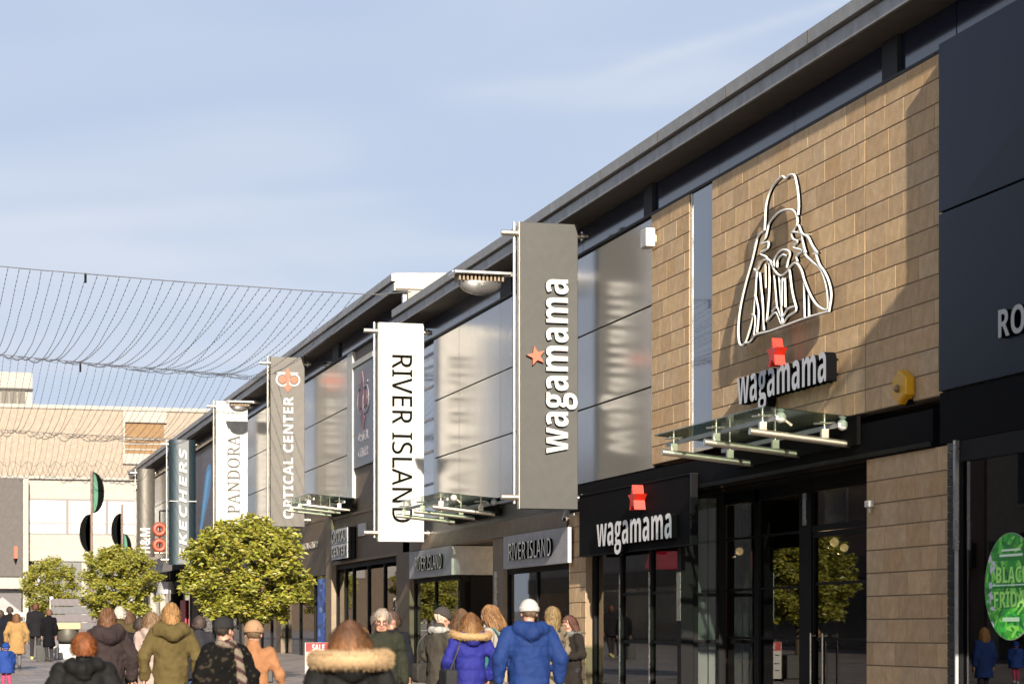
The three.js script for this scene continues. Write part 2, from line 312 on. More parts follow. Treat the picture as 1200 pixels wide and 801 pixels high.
// 2 the noodle restaurant
const rest = thing('restaurant_building', 'stone and black glass restaurant with white name letters and line figure sign', 'restaurant', W, 0, 32);
{
  const b = rest;
  upper(b, 24.8, 40.6, 0, [[Dat(1055, 12.42), Dat(1037, 12.42)], [Dat(767, 12.42), Dat(757, 12.42)]]);
  stoneWall(b, 24.38, 26.86, 4.48, 8.70); stoneWall(b, 26.875, 32.69, 4.48, 8.70); stoneWall(b, 33.75, 35.66, 4.42, 8.70);
  // tall slit window between the stone bays
  part('slit_window', box(12.186, 12.3, 4.48, 8.70, 32.70, 33.68), M.blueGlass, b);
  parts('window_frame', [box(12.17, 12.2, 4.48, 8.7, 33.685, 33.745)], M.silver, b);
  metalPanels(b, [35.68, 39.1, 40.59], 0);
  part('fascia', box(12.12, 12.42, 3.86, 4.33, 24.8, 40.59), M.black, b);
  part('fascia_trim', box(12.09, 12.118, 3.87, 3.93, 24.8, 33.1), M.frame, b);
  stoneWall(b, 24.3, 26.83, ground(25.8) - .05, 3.855, W, .302);
  stoneWall(b, 39.5, 40.58, ground(40) - .05, 3.855, W, .302, 'stone_block', [.54, .54]);
  // windows under the sign box
  const y0 = ground(36), x = 12.33, F = M.frame, top = 3.86;
  const dm = [39.5, Dat(730, x), Dat(765, x), Dat(806, x)];
  parts('window_frame', [box(x - .05, x + .05, y0, top, 39.36, 39.5), box(x - .05, x + .05, top - .12, top, dm[3] + .11, 39.35), box(x - .05, x + .05, y0, y0 + .22, dm[3] + .11, 39.35)], F, b);
  const hb = [Hat(748, 751, x), Hat(748, 695, x)];
  for (const i of [1, 2]) { part('mullion', box(x - .05, x + .05, y0 + .22, top - .12, dm[i] - .05, dm[i] + .05), F, b); part('mullion_cover', box(x - .062, x - .051, y0 + .2, 2.6, dm[i] + .0, dm[i] + .05), M.silver, b); }
  for (const [a, z] of [[dm[2] + .05, dm[1] - .05], [dm[3] + .11, dm[2] - .05]]) for (const h of hb) part('glazing_bar', box(x - .03, x + .03, h - .025, h + .025, a, z), F, b);
  for (const [a, z] of [[dm[1] + .05, 39.36], [dm[2] + .05, dm[1] - .05], [dm[3] + .11, dm[2] - .05]]) pane(b, a, z, y0 + .22, top - .12, x);
  const post = part('corner_post', rbox(12.18, 12.4, y0, top, dm[3] - .1, dm[3] + .1, .01), F, b); part('post_cover', [box(12.165, 12.178, 1.75, 2.55, dm[3] - .09, dm[3] + .09)], M.silver, post);
  // glazed return of the entrance recess, grey blind behind it
  const rx = 13.0, rd = dm[3];
  parts('window_frame', [box(12.42, 12.5, y0, top, rd - .04, rd + .04), box(rx - .14, rx - .02, y0, top, rd - .06, rd + .06), ...[Hat(830, 751, x), Hat(830, 695, x), top - .05].map(h => box(12.5, rx - .14, h - .03, h + .03, rd - .03, rd + .03))], F, b);
  part('glass_pane', box(12.5, rx - .14, y0, top, rd - .004, rd + .004), M.glass, b);
  for (let i = 0; i < 3; i++) part('blind', box(12.5 + i * .13, 12.62 + i * .13, y0 + .3, top - .06, rd + .16 + (i % 2) * .03, rd + .18 + (i % 2) * .03), M.curtain, b);
  // recessed entrance
  const e = u => Dat(u, rx), eTop = 3.86, tr = Hat(985, 612, rx);
  part('entrance_ceiling', box(12.42, 13.2, eTop - .02, eTop + .1, 26.9, rd), M.blackMatt, b);
  part('entrance_cheek', box(12.41, 13.1, ground(27) - .05, eTop - .03, 26.72, 26.85), M.blackMatt, b);
  parts('window_frame', [box(rx - .06, rx + .06, y0, eTop, e(955), e(941)), box(rx - .05, rx + .05, y0, eTop, e(892.5), e(887.5)), box(rx - .05, rx + .05, eTop - .2, eTop - .021, 26.9, rd - .07), box(rx - .05, rx + .05, y0 - .1, y0 + .12, e(941), rd - .07)], F, b);
  part('corner_strip', [box(rx - .075, rx - .061, tr + .02, eTop - .2, e(950), e(946))], M.silver, b);
  part('transom', box(rx - .05, rx + .05, tr - .09, tr, 26.9, e(955)), F, b);
  for (const h of [Hat(915, 625, rx), Hat(915, 688, rx), Hat(915, 747, rx)]) part('glazing_bar', box(rx - .025, rx + .025, h - .018, h + .018, e(941), rd - .08), F, b);
  pane(b, e(941), e(892.5), y0 + .1, eTop - .2, rx); pane(b, e(887.5), rd - .08, y0 + .1, eTop - .2, rx); pane(b, 26.95, e(955), tr, eTop - .2, rx);
  const door = part('door', [box(rx - .04, rx + .04, y0 - .1, tr - .095, e(957), e(955)), box(rx - .04, rx + .04, y0 - .1, tr - .095, 26.95, 27.03), box(rx - .039, rx + .039, tr - .18, tr - .1, 27.03, e(957)), box(rx - .039, rx + .039, y0 - .1, y0 + .1, 27.03, e(957)), ...[Hat(985, 748, rx), Hat(985, 682, rx)].map(h => box(rx - .02, rx + .02, h - .02, h + .02, 27.03, e(957)))], F, b);
  part('glass_pane', box(rx - .004, rx + .004, y0 + .1, tr - .18, 27.03, e(957)), M.tinted, door);
  for (const q of [e(959), e(973)]) part('handle', [rod(V(rx - .12, .45, q), V(rx - .12, Hat(960, 741, rx), q), .018), ...[.55, Hat(960, 744, rx)].map(h => rod(V(rx - .12, h, q), V(rx - .04, h, q), .012))], M.stainless, door);
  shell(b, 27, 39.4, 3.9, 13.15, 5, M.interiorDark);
  // things to see through the glass
  part('back_counter', [box(16.2, 17, .3, 1.25, 30, 38), box(16.1, 17, 1.25, 1.3, 30, 38)], M.brownLight, b);
  for (const q of [34.6, 36.2, 37.8]) parts('table', [box(13.5, 14.3, 1.02, 1.07, q - .35, q + .35), rod(V(13.9, .36, q), V(13.9, 1.02, q), .04)], M.brownLight, b);
  part('painted_reflection', [box(13.0, 13.04, 1.62, 1.94, Dat(727, 13), Dat(701, 13)), box(12.97, 13.0, 1.58, 1.62, Dat(727, 13), Dat(701, 13))], std({ color: lin(.62, .36, .26), roughness: .8 }), b);  // pink board added in place of a sunlit reflection in the window
  part('pendant_shade', new THREE.CylinderGeometry(.34, .42, .3, 28, 1, true).translate(12.95, 2.84, -Dat(783, 12.95)), std({ color: lin(.55, .02, .03), roughness: .6, side: THREE.DoubleSide, emissive: lin(.5, .012, .03), emissiveIntensity: .6 }), b, 'red drum lamp shade behind the window');
  part('pendant_cord', rod(V(12.95, 2.9, Dat(783, 12.95)), V(12.95, 3.9, Dat(783, 12.95)), .01), M.black, b);
  for (let i = 0; i < 5; i++) { const q = 28.4 + i * 2.1, lx = 14.2 + (i % 2) * 1.1; part('ceiling_lamp', new THREE.SphereGeometry(.07, 12, 10).translate(lx, 3.0, -q), std({ color: 0x222222, emissive: lin(1, .66, .32), emissiveIntensity: .9 }), b); part('pendant_cord', rod(V(lx, 3.05, q), V(lx, 3.9, q), .008, .008, 5), M.black, b); const l = new THREE.PointLight(new THREE.Color(1, .66, .34), .9, 0, 2); l.position.set(lx - .12 - W, 2.9, -q + 32); l.castShadow = true; b.add(l); }
  part('column', box(13.6, 13.9, .3, 3.88, Dat(751, 13.6) - .2, Dat(751, 13.6) + .25), M.brownLight, b);
}
// restaurant signs
function wordSign(name, label, p, len, xh, depth, standoff, group) {
  const t = thing(name, label, 'sign', p.x, p.y, -p.z, group);
  const L = letters('wagamama', bold, len, xh, depth);
  const steel = std({ color: lin(.42, .43, .46), roughness: .5 });
  letterParts(L, onWall(p.clone().add(new THREE.Vector3(-standoff, 0, 0))), steel, M.letterReturn, t);
  part('rail', [box(p.x - standoff, p.x - standoff + .02, p.y + .08, p.y + .11, -p.z - len, -p.z), box(p.x - standoff, p.x - standoff + .02, p.y + xh - .12, p.y + xh - .09, -p.z - len, -p.z), ...[.1, .5, .9].map(k => box(p.x - standoff + .02, p.x, p.y + .2, p.y + .24, -p.z - len * k - .02, -p.z - len * k + .02))], M.letterReturn, t);
  return t;
}
{
  // sign on the stone: text runs u 860..975
  const d0 = Dat(861, 11.9), d1 = Dat(965, 11.9), base = Hat(861, 474, 11.9);
  const t = wordSign('name_sign', 'raised steel restaurant name letters on the sunlit stone above the glass canopy', V(12.15, base, d0), d0 - d1, .40, .16, .05);
  const sd = Dat(913, 11.95);
  part('star', star(.22, .16).applyMatrix4(onWall(V(12.0, Hat(917, 411, 11.9), sd))), M.red, t);
  // sign box over the windows
  const a = 33.25, z = 39.42, y0 = 2.96, y1 = 4.10;
  const s = thing('sign_box', 'black fascia box with restaurant name letters and red star above the windows', 'sign', 12.0, y0, 36);
  part('box', rbox(12.0, 12.119, y0, y1, a, z, .008), M.black, s); part('trim', [box(11.985, 12.12, y1, y1 + .018, a - .01, z), box(11.985, 12.0, y0, y0 + .02, a, z), box(11.985, 12.0, y0 + .02, y1, a - .01, a + .02)], M.frame, s);
  const q0 = Dat(703, 11.95), q1 = Dat(791, 11.95);
  letterParts(letters('wagamama', bold, q0 - q1, .40, .10), onWall(V(11.99, Hat(703, 640, 11.95), q0)), std({ color: lin(.6, .6, .62), roughness: .5 }), M.letterReturn, s);
  part('star', star(.235, .2).applyMatrix4(onWall(V(11.99, Hat(755, 583, 11.95), Dat(751, 11.95)))), M.red, s);
}
{ // white line figure on the stone
  const za = (x, y) => [x / 8.008 + 860, y / 8.008 + 190], zb = (x, y) => [x / 6.163 + 855, y / 6.163 + 280];
  const XF = 12.0, at = ([u, v]) => V(XF, Hat(u, v, XF), Dat(u, XF));
  const A = s => s.trim().split(' ').map(p => at(za(...p.split(',').map(Number)))), B = s => s.trim().split(' ').map(p => at(zb(...p.split(',').map(Number))));
  const lines = [
    A('290,635 295,560 305,400 330,300 370,220 430,150 460,128 490,150 520,120 570,120 590,190 602,260 612,400 605,490'),
    A('320,620 330,580 380,510 440,460 510,440 560,450 590,490 600,560 585,600 560,640'), A('585,600 610,590 640,660 700,700 740,780 790,850'),
    A('290,640 240,680 215,730 195,800'), A('320,620 300,700 260,760 330,750 320,800 250,850 310,890 330,930'), A('640,660 545,660 560,715 605,740 560,790 650,830 590,880 600,930'), A('640,670 660,780 680,850'),
    B('200,0 165,150 120,310 80,490 65,620 70,740 85,765 112,748 150,640 175,540 188,400 200,230'),
    B('110,748 150,740 180,697 300,660 560,565 720,520'), B('575,0 620,90 650,180 685,230 720,310 736,400 720,520'),
    B('525,0 545,100 600,160 660,215 700,330 712,430 710,500 640,480 590,410 540,290 520,220 480,170 440,195'),
    B('330,195 320,160 345,110 390,75 440,100 425,150 415,200'), B('300,170 335,235 372,262 410,240 442,195'), B('345,200 350,150 385,112 420,120'),
    B('180,215 200,225 225,180 250,150 290,150 320,200'), B('220,240 240,450 250,655'), B('262,180 265,350'), B('290,170 288,370 270,590'), B('325,260 345,490'), B('360,270 385,600'), B('402,280 405,490'), B('385,280 382,480'), B('435,220 455,380 485,500'),
    B('270,590 340,530 380,610 420,560 480,515 485,490 420,505 380,560 345,490 310,520'), B('540,310 545,565'), B('575,400 575,565'), B('190,410 212,520 200,670'), B('165,540 187,560 180,690'),
  ];
  const p0 = at(zb(400, 650));
  const t = thing('line_figure_sign', 'white outline sign of a seated figure drinking from a bowl, on the stone', 'sign', p0.x, p0.y, -p0.z);
  const lm = std({ color: lin(.60, .60, .57), roughness: .4 });
  const strip = (l, r, x, k, seg) => new THREE.TubeGeometry(new THREE.CatmullRomCurve3(l, false, 'centripetal'), l.length * 5, r, seg).translate(-XF, 0, 0).scale(k, 1, 1).translate(x, 0, 0);
  for (const l of lines) part('outline', strip(l, .0175, XF, 1, 6), lm, t);
  for (const l of lines) part('outline_return', strip(l, .011, XF + .026, 2.3, 6), M.letterReturn, t);   // deep channel behind each line
  const out = lines[6];
  const pin = []; for (let i = 0; i < out.length; i += 2) pin.push(rod(out[i].clone().add(new THREE.Vector3(.05, 0, 0)), out[i].clone().add(new THREE.Vector3(.22, 0, 0)), .012));
  part('fixing', pin, M.stainless, t);
}
{ // small fittings on the restaurant front
  const d = Dat(1056, 12.03), y = Hat(1056, 453, 12.03), hex = new THREE.Shape();
  const t = thing('alarm_box', 'yellow hexagonal alarm box on the stone near the navy panel', 'alarm', 12.1, y, d);
  for (let i = 0; i < 6; i++) { const a = i * Math.PI / 3 + Math.PI / 6; hex[i ? 'lineTo' : 'moveTo'](.19 * Math.cos(a), .185 * Math.sin(a)); } hex.closePath();
  part('cover', new THREE.ExtrudeGeometry(hex, { depth: .09, bevelEnabled: true, bevelSize: .03, bevelThickness: .03, bevelSegments: 2 }).applyMatrix4(onWall(V(12.11, y, d))), M.yellow, t);
  part('back_box', box(12.09, 12.17, y - .22, y - .16, d - .11, d + .11), M.black, t); part('lamp', new THREE.SphereGeometry(.05, 12, 8).translate(11.985, y - .02, -d), M.brown, t);
  const f = thing('wall_light', 'small white box light on the corner of the upper stone wall', 'light', 12.05, Hat(772, 289), 35.6);
  part('housing', rbox(11.93, 12.1, Hat(772, 290), Hat(772, 268), 35.3, 35.62, .02), M.white, f); part('bracket', box(12.1, 12.2, Hat(772, 283), Hat(772, 275), 35.4, 35.5), M.stainless, f);
  const pl = Dat(1027), s = thing('sensor', 'tiny white sensor high on the stone pier beside the restaurant door', 'sensor', 12.12, Hat(1027, 595), pl);
  part('body', [rbox(12.06, 12.15, Hat(1027, 594), Hat(1027, 586), pl - .07, pl + .07, .015)], M.white, s); part('stem', box(12.09, 12.15, Hat(1027, 600), Hat(1027, 594.5), pl - .02, pl + .02), M.stainless, s);
  const cd = 40.0, c = thing('security_camera', 'white dome security camera at the top of the narrow stone pier', 'camera', 12.0, 3.75, cd);
  part('bracket', [rod(V(12.15, 3.8, cd), V(11.95, 3.78, cd), .03)], M.white, c); part('housing', [rod(V(11.95, 3.86, cd + .02), V(11.85, 3.70, cd - .12), .055)], M.white, c); part('lens', rod(V(11.85, 3.70, cd - .12), V(11.842, 3.685, cd - .135), .035), M.black, c);
}
// glass canopies held by steel tubes and spider fittings
function canopy(label, d0, d1, dy, tubes, lamps) {
  const x0 = 10.75, x1 = 12.1, H = x => 4.36 + dy + (12.1 - x) * .085;
  const t = thing('glass_canopy', label, 'canopy', x1, H(x1), (d0 + d1) / 2);
  const n = 3, sl = (x0g, x1g, a, z) => { const g = new THREE.BoxGeometry(x1g - x0g, .016, z - a).translate((x0g + x1g) / 2, 0, -(a + z) / 2), p = g.attributes.position; for (let i = 0; i < p.count; i++) p.setY(i, p.getY(i) + H(p.getX(i)) + .06); return g; };
  for (let i = 0; i < n; i++) part('glass_sheet', sl(x0, x1, d0 + (d1 - d0) * i / n + .008, d0 + (d1 - d0) * (i + 1) / n - .008), M.canopyGlass, t);
  for (const d of tubes) {
    const y0 = H(10.7) - .24, y1 = H(12.1) - .24;
    part('steel_tube', rod(V(10.68, y0, d), V(12.12, y1 - .03, d), .05, .05, 16), M.stainless, t);
    for (const x of [10.86, 11.75]) {
      const y = H(x) - .22;
      part('spider_fitting', [box(x - .05, x + .05, y, y + .12, d - .03, d + .03), rod(V(x, y + .1, d), V(x, y + .27, d), .018), rod(V(x - .1, y + .2, d - .12), V(x + .1, y + .2, d + .12), .014), rod(V(x + .1, y + .2, d - .12), V(x - .1, y + .2, d + .12), .014)], M.stainless, t);
    }
  }
  for (const x of [10.86, 11.75]) part('rail', [box(x + .07, x + .11, H(x) - .1, H(x) - .04, d0 + .05, d1 - .05)], M.signSteel, t);
  for (const [d, x] of lamps) { const l = part('lamp', new THREE.SphereGeometry(.075, 16, 12).translate(x, H(x) - .02, -d), M.white, t); part('lamp_arm', rod(V(x + .06, H(x) - .05, d), V(x + .16, H(x) - .12, d), .02), M.stainless, l); }
  part('wall_channel', box(12.06, 12.119, H(12.1) - .3, H(12.1) + .08, d0, d1), M.blackMatt, t);
}
canopy('glass canopy on steel tubes above the restaurant entrance', 26.95, 31.45, 0, [27.3, 29.05, 30.85], [[27.25, 11.1], [27.28, 12.0]]);
canopy('glass canopy on steel tubes behind the white blade sign', 45.6, 50.2, 0, [45.9, 47.7, 49.6], [[45.7, 11.1], [45.72, 12.0]]);
canopy('glass canopy on steel tubes beside the grey optician blade sign', 62.0, 65.8, .95, [62.4, 63.9, 65.4], [[65.5, 10.95]]);

// ------------------------------------------------------------ blade signs hung between steel tubes
function blade(label, d, y0, y1, x0, x1, mat, oval) {
  const t = thing('blade_sign', label, 'sign', W, y0, d);
  if (oval) {
    const s = new THREE.Shape(), w = x1 - x0, n = 24; for (let i = 0; i <= n; i++) { const a = Math.PI * i / n; s[i ? 'lineTo' : 'moveTo'](x0 + w / 2 - Math.cos(a) * w / 2, Math.sin(a) * .26); } for (let i = n - 1; i > 0; i--) { const a = Math.PI * i / n; s.lineTo(x0 + w / 2 - Math.cos(a) * w / 2, -Math.sin(a) * .26); } s.closePath();
    part('panel', new THREE.ExtrudeGeometry(s, { depth: y1 - y0, bevelEnabled: false, curveSegments: 24 }).rotateX(-Math.PI / 2).translate(0, y0, -d), mat, t);
  } else part('panel', rbox(x0, x1, y0, y1, d, d + .2, .012), mat, t);
  for (const y of [y1 - .2, y0 + .22]) { const g = rod(V(x0 - .34, y, d + .1), V(12.22, y, d + .1), .055, .055, 16); part('steel_tube', [g, rod(V(x1 + .1, y, d + .1), V(x1 + .14, y, d + .1), .085, .085, 16)], M.stainless, t); }
  part('strut', rod(V(x0 - .07, y0 + .1, d + .16), V(x0 - .07, y1 + .02, d + .16), .032, .032, 12), M.stainless, t);
  return t;
}
const XL = 10.87, XR = 12.0;
{ // the restaurant's blade
  const d = 39.5, t = blade('dark grey blade sign with white restaurant name running upwards and an orange star', d, 3.86, 9.22, XL, XR, M.signGrey);
  const u = 41.2 / 2570, yb = EYE + (737 - 531) * u, len = 203 * u;
  letterParts(letters('wagamama', bold, len, .42, .07), upBlade(V(11.78, yb, d - .01)), M.whiteLetter, M.letterReturn, t);
  part('star', star(.19, .08).rotateZ(.25).translate(11.165, EYE + (737 - 418) * u, -(d - .0)), M.orange, t);
  part('edge_trim', [box(XL - .012, XL - .001, 3.86, 9.22, d + .02, d + .18)], M.stainless, t);
}
{ // white fashion shop blade
  const d = 52.5, t = blade('tall white blade sign with thin dark lettering reading downwards', d, 3.75, 9.10, 10.86, XR, M.white);
  const u = 53.6 / 2570;
  letterParts(letters('RIVER ISLAND', regular, 196 * u, .50, .025), downBlade(V(11.20, EYE + (737 - 415) * u, d - .001)), M.inkDark, null, t);
}
{ // optician blade
  const d = 69.7, t = blade('grey blade sign with white optician lettering and an orange round emblem', d, 4.90, 10.33, 10.9, XR, M.opticGrey);
  const u = 70.2 / 2570;
  letterParts(letters('OPTICAL CENTER', bold, 143 * u, .31, .03), upBlade(V(11.62, EYE + (737 - 607) * u, d - .001)), M.whiteLetter, null, t);
  opticLogo(t, m => m.applyMatrix4(basis(X, Y, Z, V(11.45, EYE + (737 - 444) * u, d - .001))), .40);
}
function opticLogo(t, place, s, pale = M.whiteLetter, warm = M.orange) {
  const ring = (x, r, w) => { const sh = new THREE.Shape().absarc(x, 0, r, 0, Math.PI * 2), h = new THREE.Path().absarc(x, 0, r - w, 0, Math.PI * 2); sh.holes.push(h); return new THREE.ExtrudeGeometry(sh, { depth: .02, bevelEnabled: false, curveSegments: 20 }); };
  const disc = (x, r) => new THREE.ExtrudeGeometry(new THREE.Shape().absarc(x, 0, r, 0, Math.PI * 2), { depth: .024, bevelEnabled: false, curveSegments: 18 });
  part('emblem_rim', [place(ring(-.42 * s, .55 * s, .13 * s)), place(ring(.5 * s, .5 * s, .1 * s)), place(new THREE.BoxGeometry(1.7 * s, .08 * s, .02).translate(0, .55 * s, .01))], pale, t);
  const di = new THREE.Shape([[0, .95], [.28, .4], [.1, .1], [.1, -.35], [.32, -.6], [0, -1], [-.32, -.6], [-.1, -.35], [-.1, .1], [-.28, .4]].map(p => new THREE.Vector2(p[0] * s, p[1] * s)));
  part('emblem', [place(disc(-.42 * s, .3 * s)), place(disc(.5 * s, .28 * s)), place(new THREE.ExtrudeGeometry(di, { depth: .03, bevelEnabled: false }))], warm, t);
}
{ // jeweller blade
  const d = 82.3, t = blade('white blade sign with grey serif jeweller lettering beyond the optician blade', d, 5.0, 10.18, 10.81, XR, M.white);
  const u = 82.4 / 2570;
  letterParts(letters('PANDORA', serif, 92 * u, .46, .02, .05), upBlade(V(11.7, EYE + (737 - 601) * u, d - .001)), M.inkGrey, null, t);
}
{ // shoe shop blade, lens-shaped
  const d = 98.3, m = std({ color: lin(.018, .034, .046), roughness: .42, metalness: .5, map: dust });
  const t = blade('curved blue blade sign with slanted white shoe shop lettering, behind the nearest tree', d, 4.5, 10.06, 10.8, XR, m, true);
  const u = 97.9 / 2570;
  part('light_band', new THREE.BoxGeometry(.46, 5.5, .02).translate(11.43, 7.28, -(d - .262)), std({ color: lin(.072, .078, .085), roughness: .5, metalness: .3 }), t);
  letterParts(letters('SKECHERS', bold, 126 * u, .33, .07, .1, .3), upBlade(V(11.56, EYE + (737 - 654) * u, d - .272)), M.whiteLetter, M.inkDark, t);
  part('joint_line', new THREE.BoxGeometry(1.2, .03, .54).translate(11.4, EYE + (737 - 587) * u, -d), M.silver, t);
}
{ // last blade
  const d = 115.8, t = blade('plain grey curved blade sign with small white lettering, last of the row', d, 5.4, 10.0, 11.07, XR, std({ color: lin(.10, .092, .08), roughness: .4, metalness: .4, map: dust }), true);
  letterParts(letters('H&M', bold, 1.3, .5, .03), upBlade(V(11.72, 5.6, d - .265)), M.whiteLetter, M.inkDark, t);
}
{ // a blade of the navy shop, just outside the picture: its shadow falls on the stone
  blade('dark grey blade sign of the navy shop, nearest of the row', 17.4, 3.86, 9.2, 10.87, XR, M.signGrey);
}
// floodlights with a bowl under a flat tray, fixed to the eaves
function floodlight(label, x0, x1, d, y) {
  const t = thing('floodlight', label, 'floodlight', W, y, d), xm = (x0 + x1) / 2, r = (x1 - x0) / 2;
  part('tray', [rbox(x0 - .06, x1 + .06, y, y + .07, d - .3, d + .3, .02), box(x0 - .06, x1 + .3, y + .07, y + .1, d - .04, d + .04)], M.silver, t);
  const pts = []; for (let i = 0; i <= 10; i++) { const a = i / 10 * Math.PI / 2; pts.push(new THREE.Vector2(Math.sin(a) * r * .86 + .001, -Math.cos(a) * r * .5)); }
  part('bowl', new THREE.LatheGeometry(pts, 28).scale(1, 1, .45).translate(xm, y - .12, -d), M.silver, t);
  parts('louvre', [...Array(12)].map((_, i) => box(x0 + .05 + (x1 - x0 - .1) * i / 12, x0 + .09 + (x1 - x0 - .1) * i / 12, y - .12, y, d - .2, d + .2)), M.brownLight, t);
  part('arm', rod(V(x1, y + .04, d), V(12.3, y + .04, d), .03), M.stainless, t);
}
floodlight('bowl floodlight under the eaves beside the dark grey blade sign', 10.75, 11.85, 44.2, EYE + (737 - 322) * 45.5 / 2570);
floodlight('bowl floodlight under the eaves above the jeweller sign', 11.05, 11.85, 80.6, EYE + (737 - 472) * 80.8 / 2570);
// ------------------------------------------------------------ 3 the fashion shop
{
  const b = thing('fashion_shop_building', 'metal clad fashion shop with two grey fascia signs and a deep entrance', 'shop', W, 0, 48);
  const dJ = 55.38;
  upper(b, 40.6, dJ, 0, [[Dat(601, 12.42), Dat(588, 12.42)]]);
  metalPanels(b, [40.61, 42.5, Dat(586), Dat(538), Dat(508)], 0);
  part('slit_window', box(12.26, 12.30, 4.4, 8.69, Dat(508) + .02, 53.75), M.blueGlass, b);
  parts('window_bar', [5.2, 6.0, 6.8, 7.6, 8.4].map(h => box(12.24, 12.262, h - .03, h + .03, Dat(508) + .02, 53.75)), M.signSteel, b);
  part('canopy_shelf', [box(12.05, 12.42, 4.30, 4.355, 40.6, dJ)], M.signSteel, b);
  part('fascia', box(12.16, 12.42, 3.92, 4.295, 40.6, 55.4), M.darkGrey, b);
  for (const [a, z] of [[40.6, 45], [45.01, 50], [50.01, 55.4]]) part('lintel', rbox(12.1, 12.42, 3.58, 3.915, a, z - .01, .01), M.brownLight, b);
  const y0 = ground(48) - .05;
  // fascia signs
  const s1 = [Dat(670, 12.1), Dat(594, 12.1)], s2 = [49.72, Dat(483, 12.1)];
  for (const [i, [a, z]] of [s1, s2].entries()) {
    const t = thing('fascia_sign', i ? 'grey fascia sign with steel lettering left of the deep shop entrance' : 'grey fascia sign with steel lettering beside the narrow stone pier', 'sign', 12.1, 2.9, (a + z) / 2);
    const top = i ? 3.56 : 3.57, bot = 2.88;
    part('panel', rbox(12.02, 12.098, bot, top, a, z, .008), M.signSteel, t);
    if (i) part('return_panel', rbox(12.1, 13.4, bot, top, 49.72, 49.8, .008), M.signSteel, t);
    const m = (z - a), L = m * (i ? .62 : .66);
    letterParts(letters('RIVER ISLAND', regular, L, .35, .05), onWall(V(12.02, 3.05, z - m * (i ? .2 : .13))), std({ color: lin(.8, .8, .8), metalness: .8, roughness: .3 }), M.inkDark, t);
  }
  // columns and entrance recess
  part('column', rbox(12.12, 12.5, y0, 3.575, 45.42, 46.3, .01), M.brownLight, b);
  part('column_edge', box(12.10, 12.119, y0, 2.86, 45.9, 46.1), M.silver, b);
  part('pier', rbox(12.1, 12.5, y0, 4.9, 54.6, 56.2, .01), M.brown, b);
  const x = 12.25;
  parts('window_frame', [box(x - .04, x + .04, y0, y0 + .2, 40.62, 45.4), box(x - .04, x + .04, 2.78, 2.875, 40.62, 45.4), ...[40.66, 43.1, 45.36].map(q => box(x - .041, x + .041, y0 + .2, 2.78, q - .04, q + .04))], M.frame, b);
  pane(b, 40.7, 43.06, y0 + .2, 2.78, x); pane(b, 43.14, 45.32, y0 + .2, 2.78, x);
  parts('window_frame', [box(x - .04, x + .04, y0, y0 + .2, 49.75, 54.6), box(x - .04, x + .04, 2.78, 2.875, 49.85, 54.6), ...[49.8, 52.2, 54.5].map(q => box(x - .041, x + .041, y0 + .2, 2.78, q - .04, q + .04))], M.frame, b);
  pane(b, 49.85, 52.16, y0 + .2, 2.78, x); pane(b, 52.24, 54.46, y0 + .2, 2.78, x);
  part('entrance_side', [box(12.5, 13.4, y0, 2.87, 49.8, 49.86)], M.frame, b);
  part('entrance_ceiling', box(12.42, 17, 3.58, 3.68, 46.3, 49.7), M.interiorDark, b);
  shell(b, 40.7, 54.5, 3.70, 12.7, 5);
  for (const [dx, dd, s] of [[13.9, 47.4, .09], [15.2, 48.1, .07], [14.4, 49.0, .05]]) {
    part('entrance_lamp', new THREE.SphereGeometry(s, 12, 10).translate(dx, 3.35, -dd), std({ color: 0x222222, emissive: lin(1, .72, .35), emissiveIntensity: 1.6 }), b);
    const l = new THREE.PointLight(new THREE.Color(1, .72, .4), 1.2, 0, 2); l.position.set(dx - W, 3.2, -dd + 48); l.castShadow = true; b.add(l);
  }
  // window display
  for (const [q, c] of [[41.6, [.06, .05, .05]], [43.8, [.10, .09, .08]], [51, [.05, .05, .06]], [53.2, [.09, .08, .07]]]) part('display_panel', box(13.3, 13.36, y0 + .3, 2.8, q - .35, q + .35), std({ color: lin(...c), roughness: .9 }), b);
  const pl = part('display_plant', [...Array(160)].map(() => new THREE.PlaneGeometry(.05, .12).rotateX(rr(0, 6)).rotateY(rr(0, 6)).translate(12.95 + rr(-.2, .2), rr(2, 3), -(50.6 + rr(-.5, .5)))), std({ color: lin(.08, .14, .02), roughness: .7, side: THREE.DoubleSide }), b);
  pl.userData.kind = 'stuff';
  part('plant_stem', rod(V(12.95, y0, 50.6), V(12.95, 2.5, 50.6), .03), M.brown, b);
  part('display_poster', box(12.9, 12.92, 1.9, 2.5, 44.6, 45.0), std({ color: lin(.4, .5, .02), roughness: .7 }), b);
}
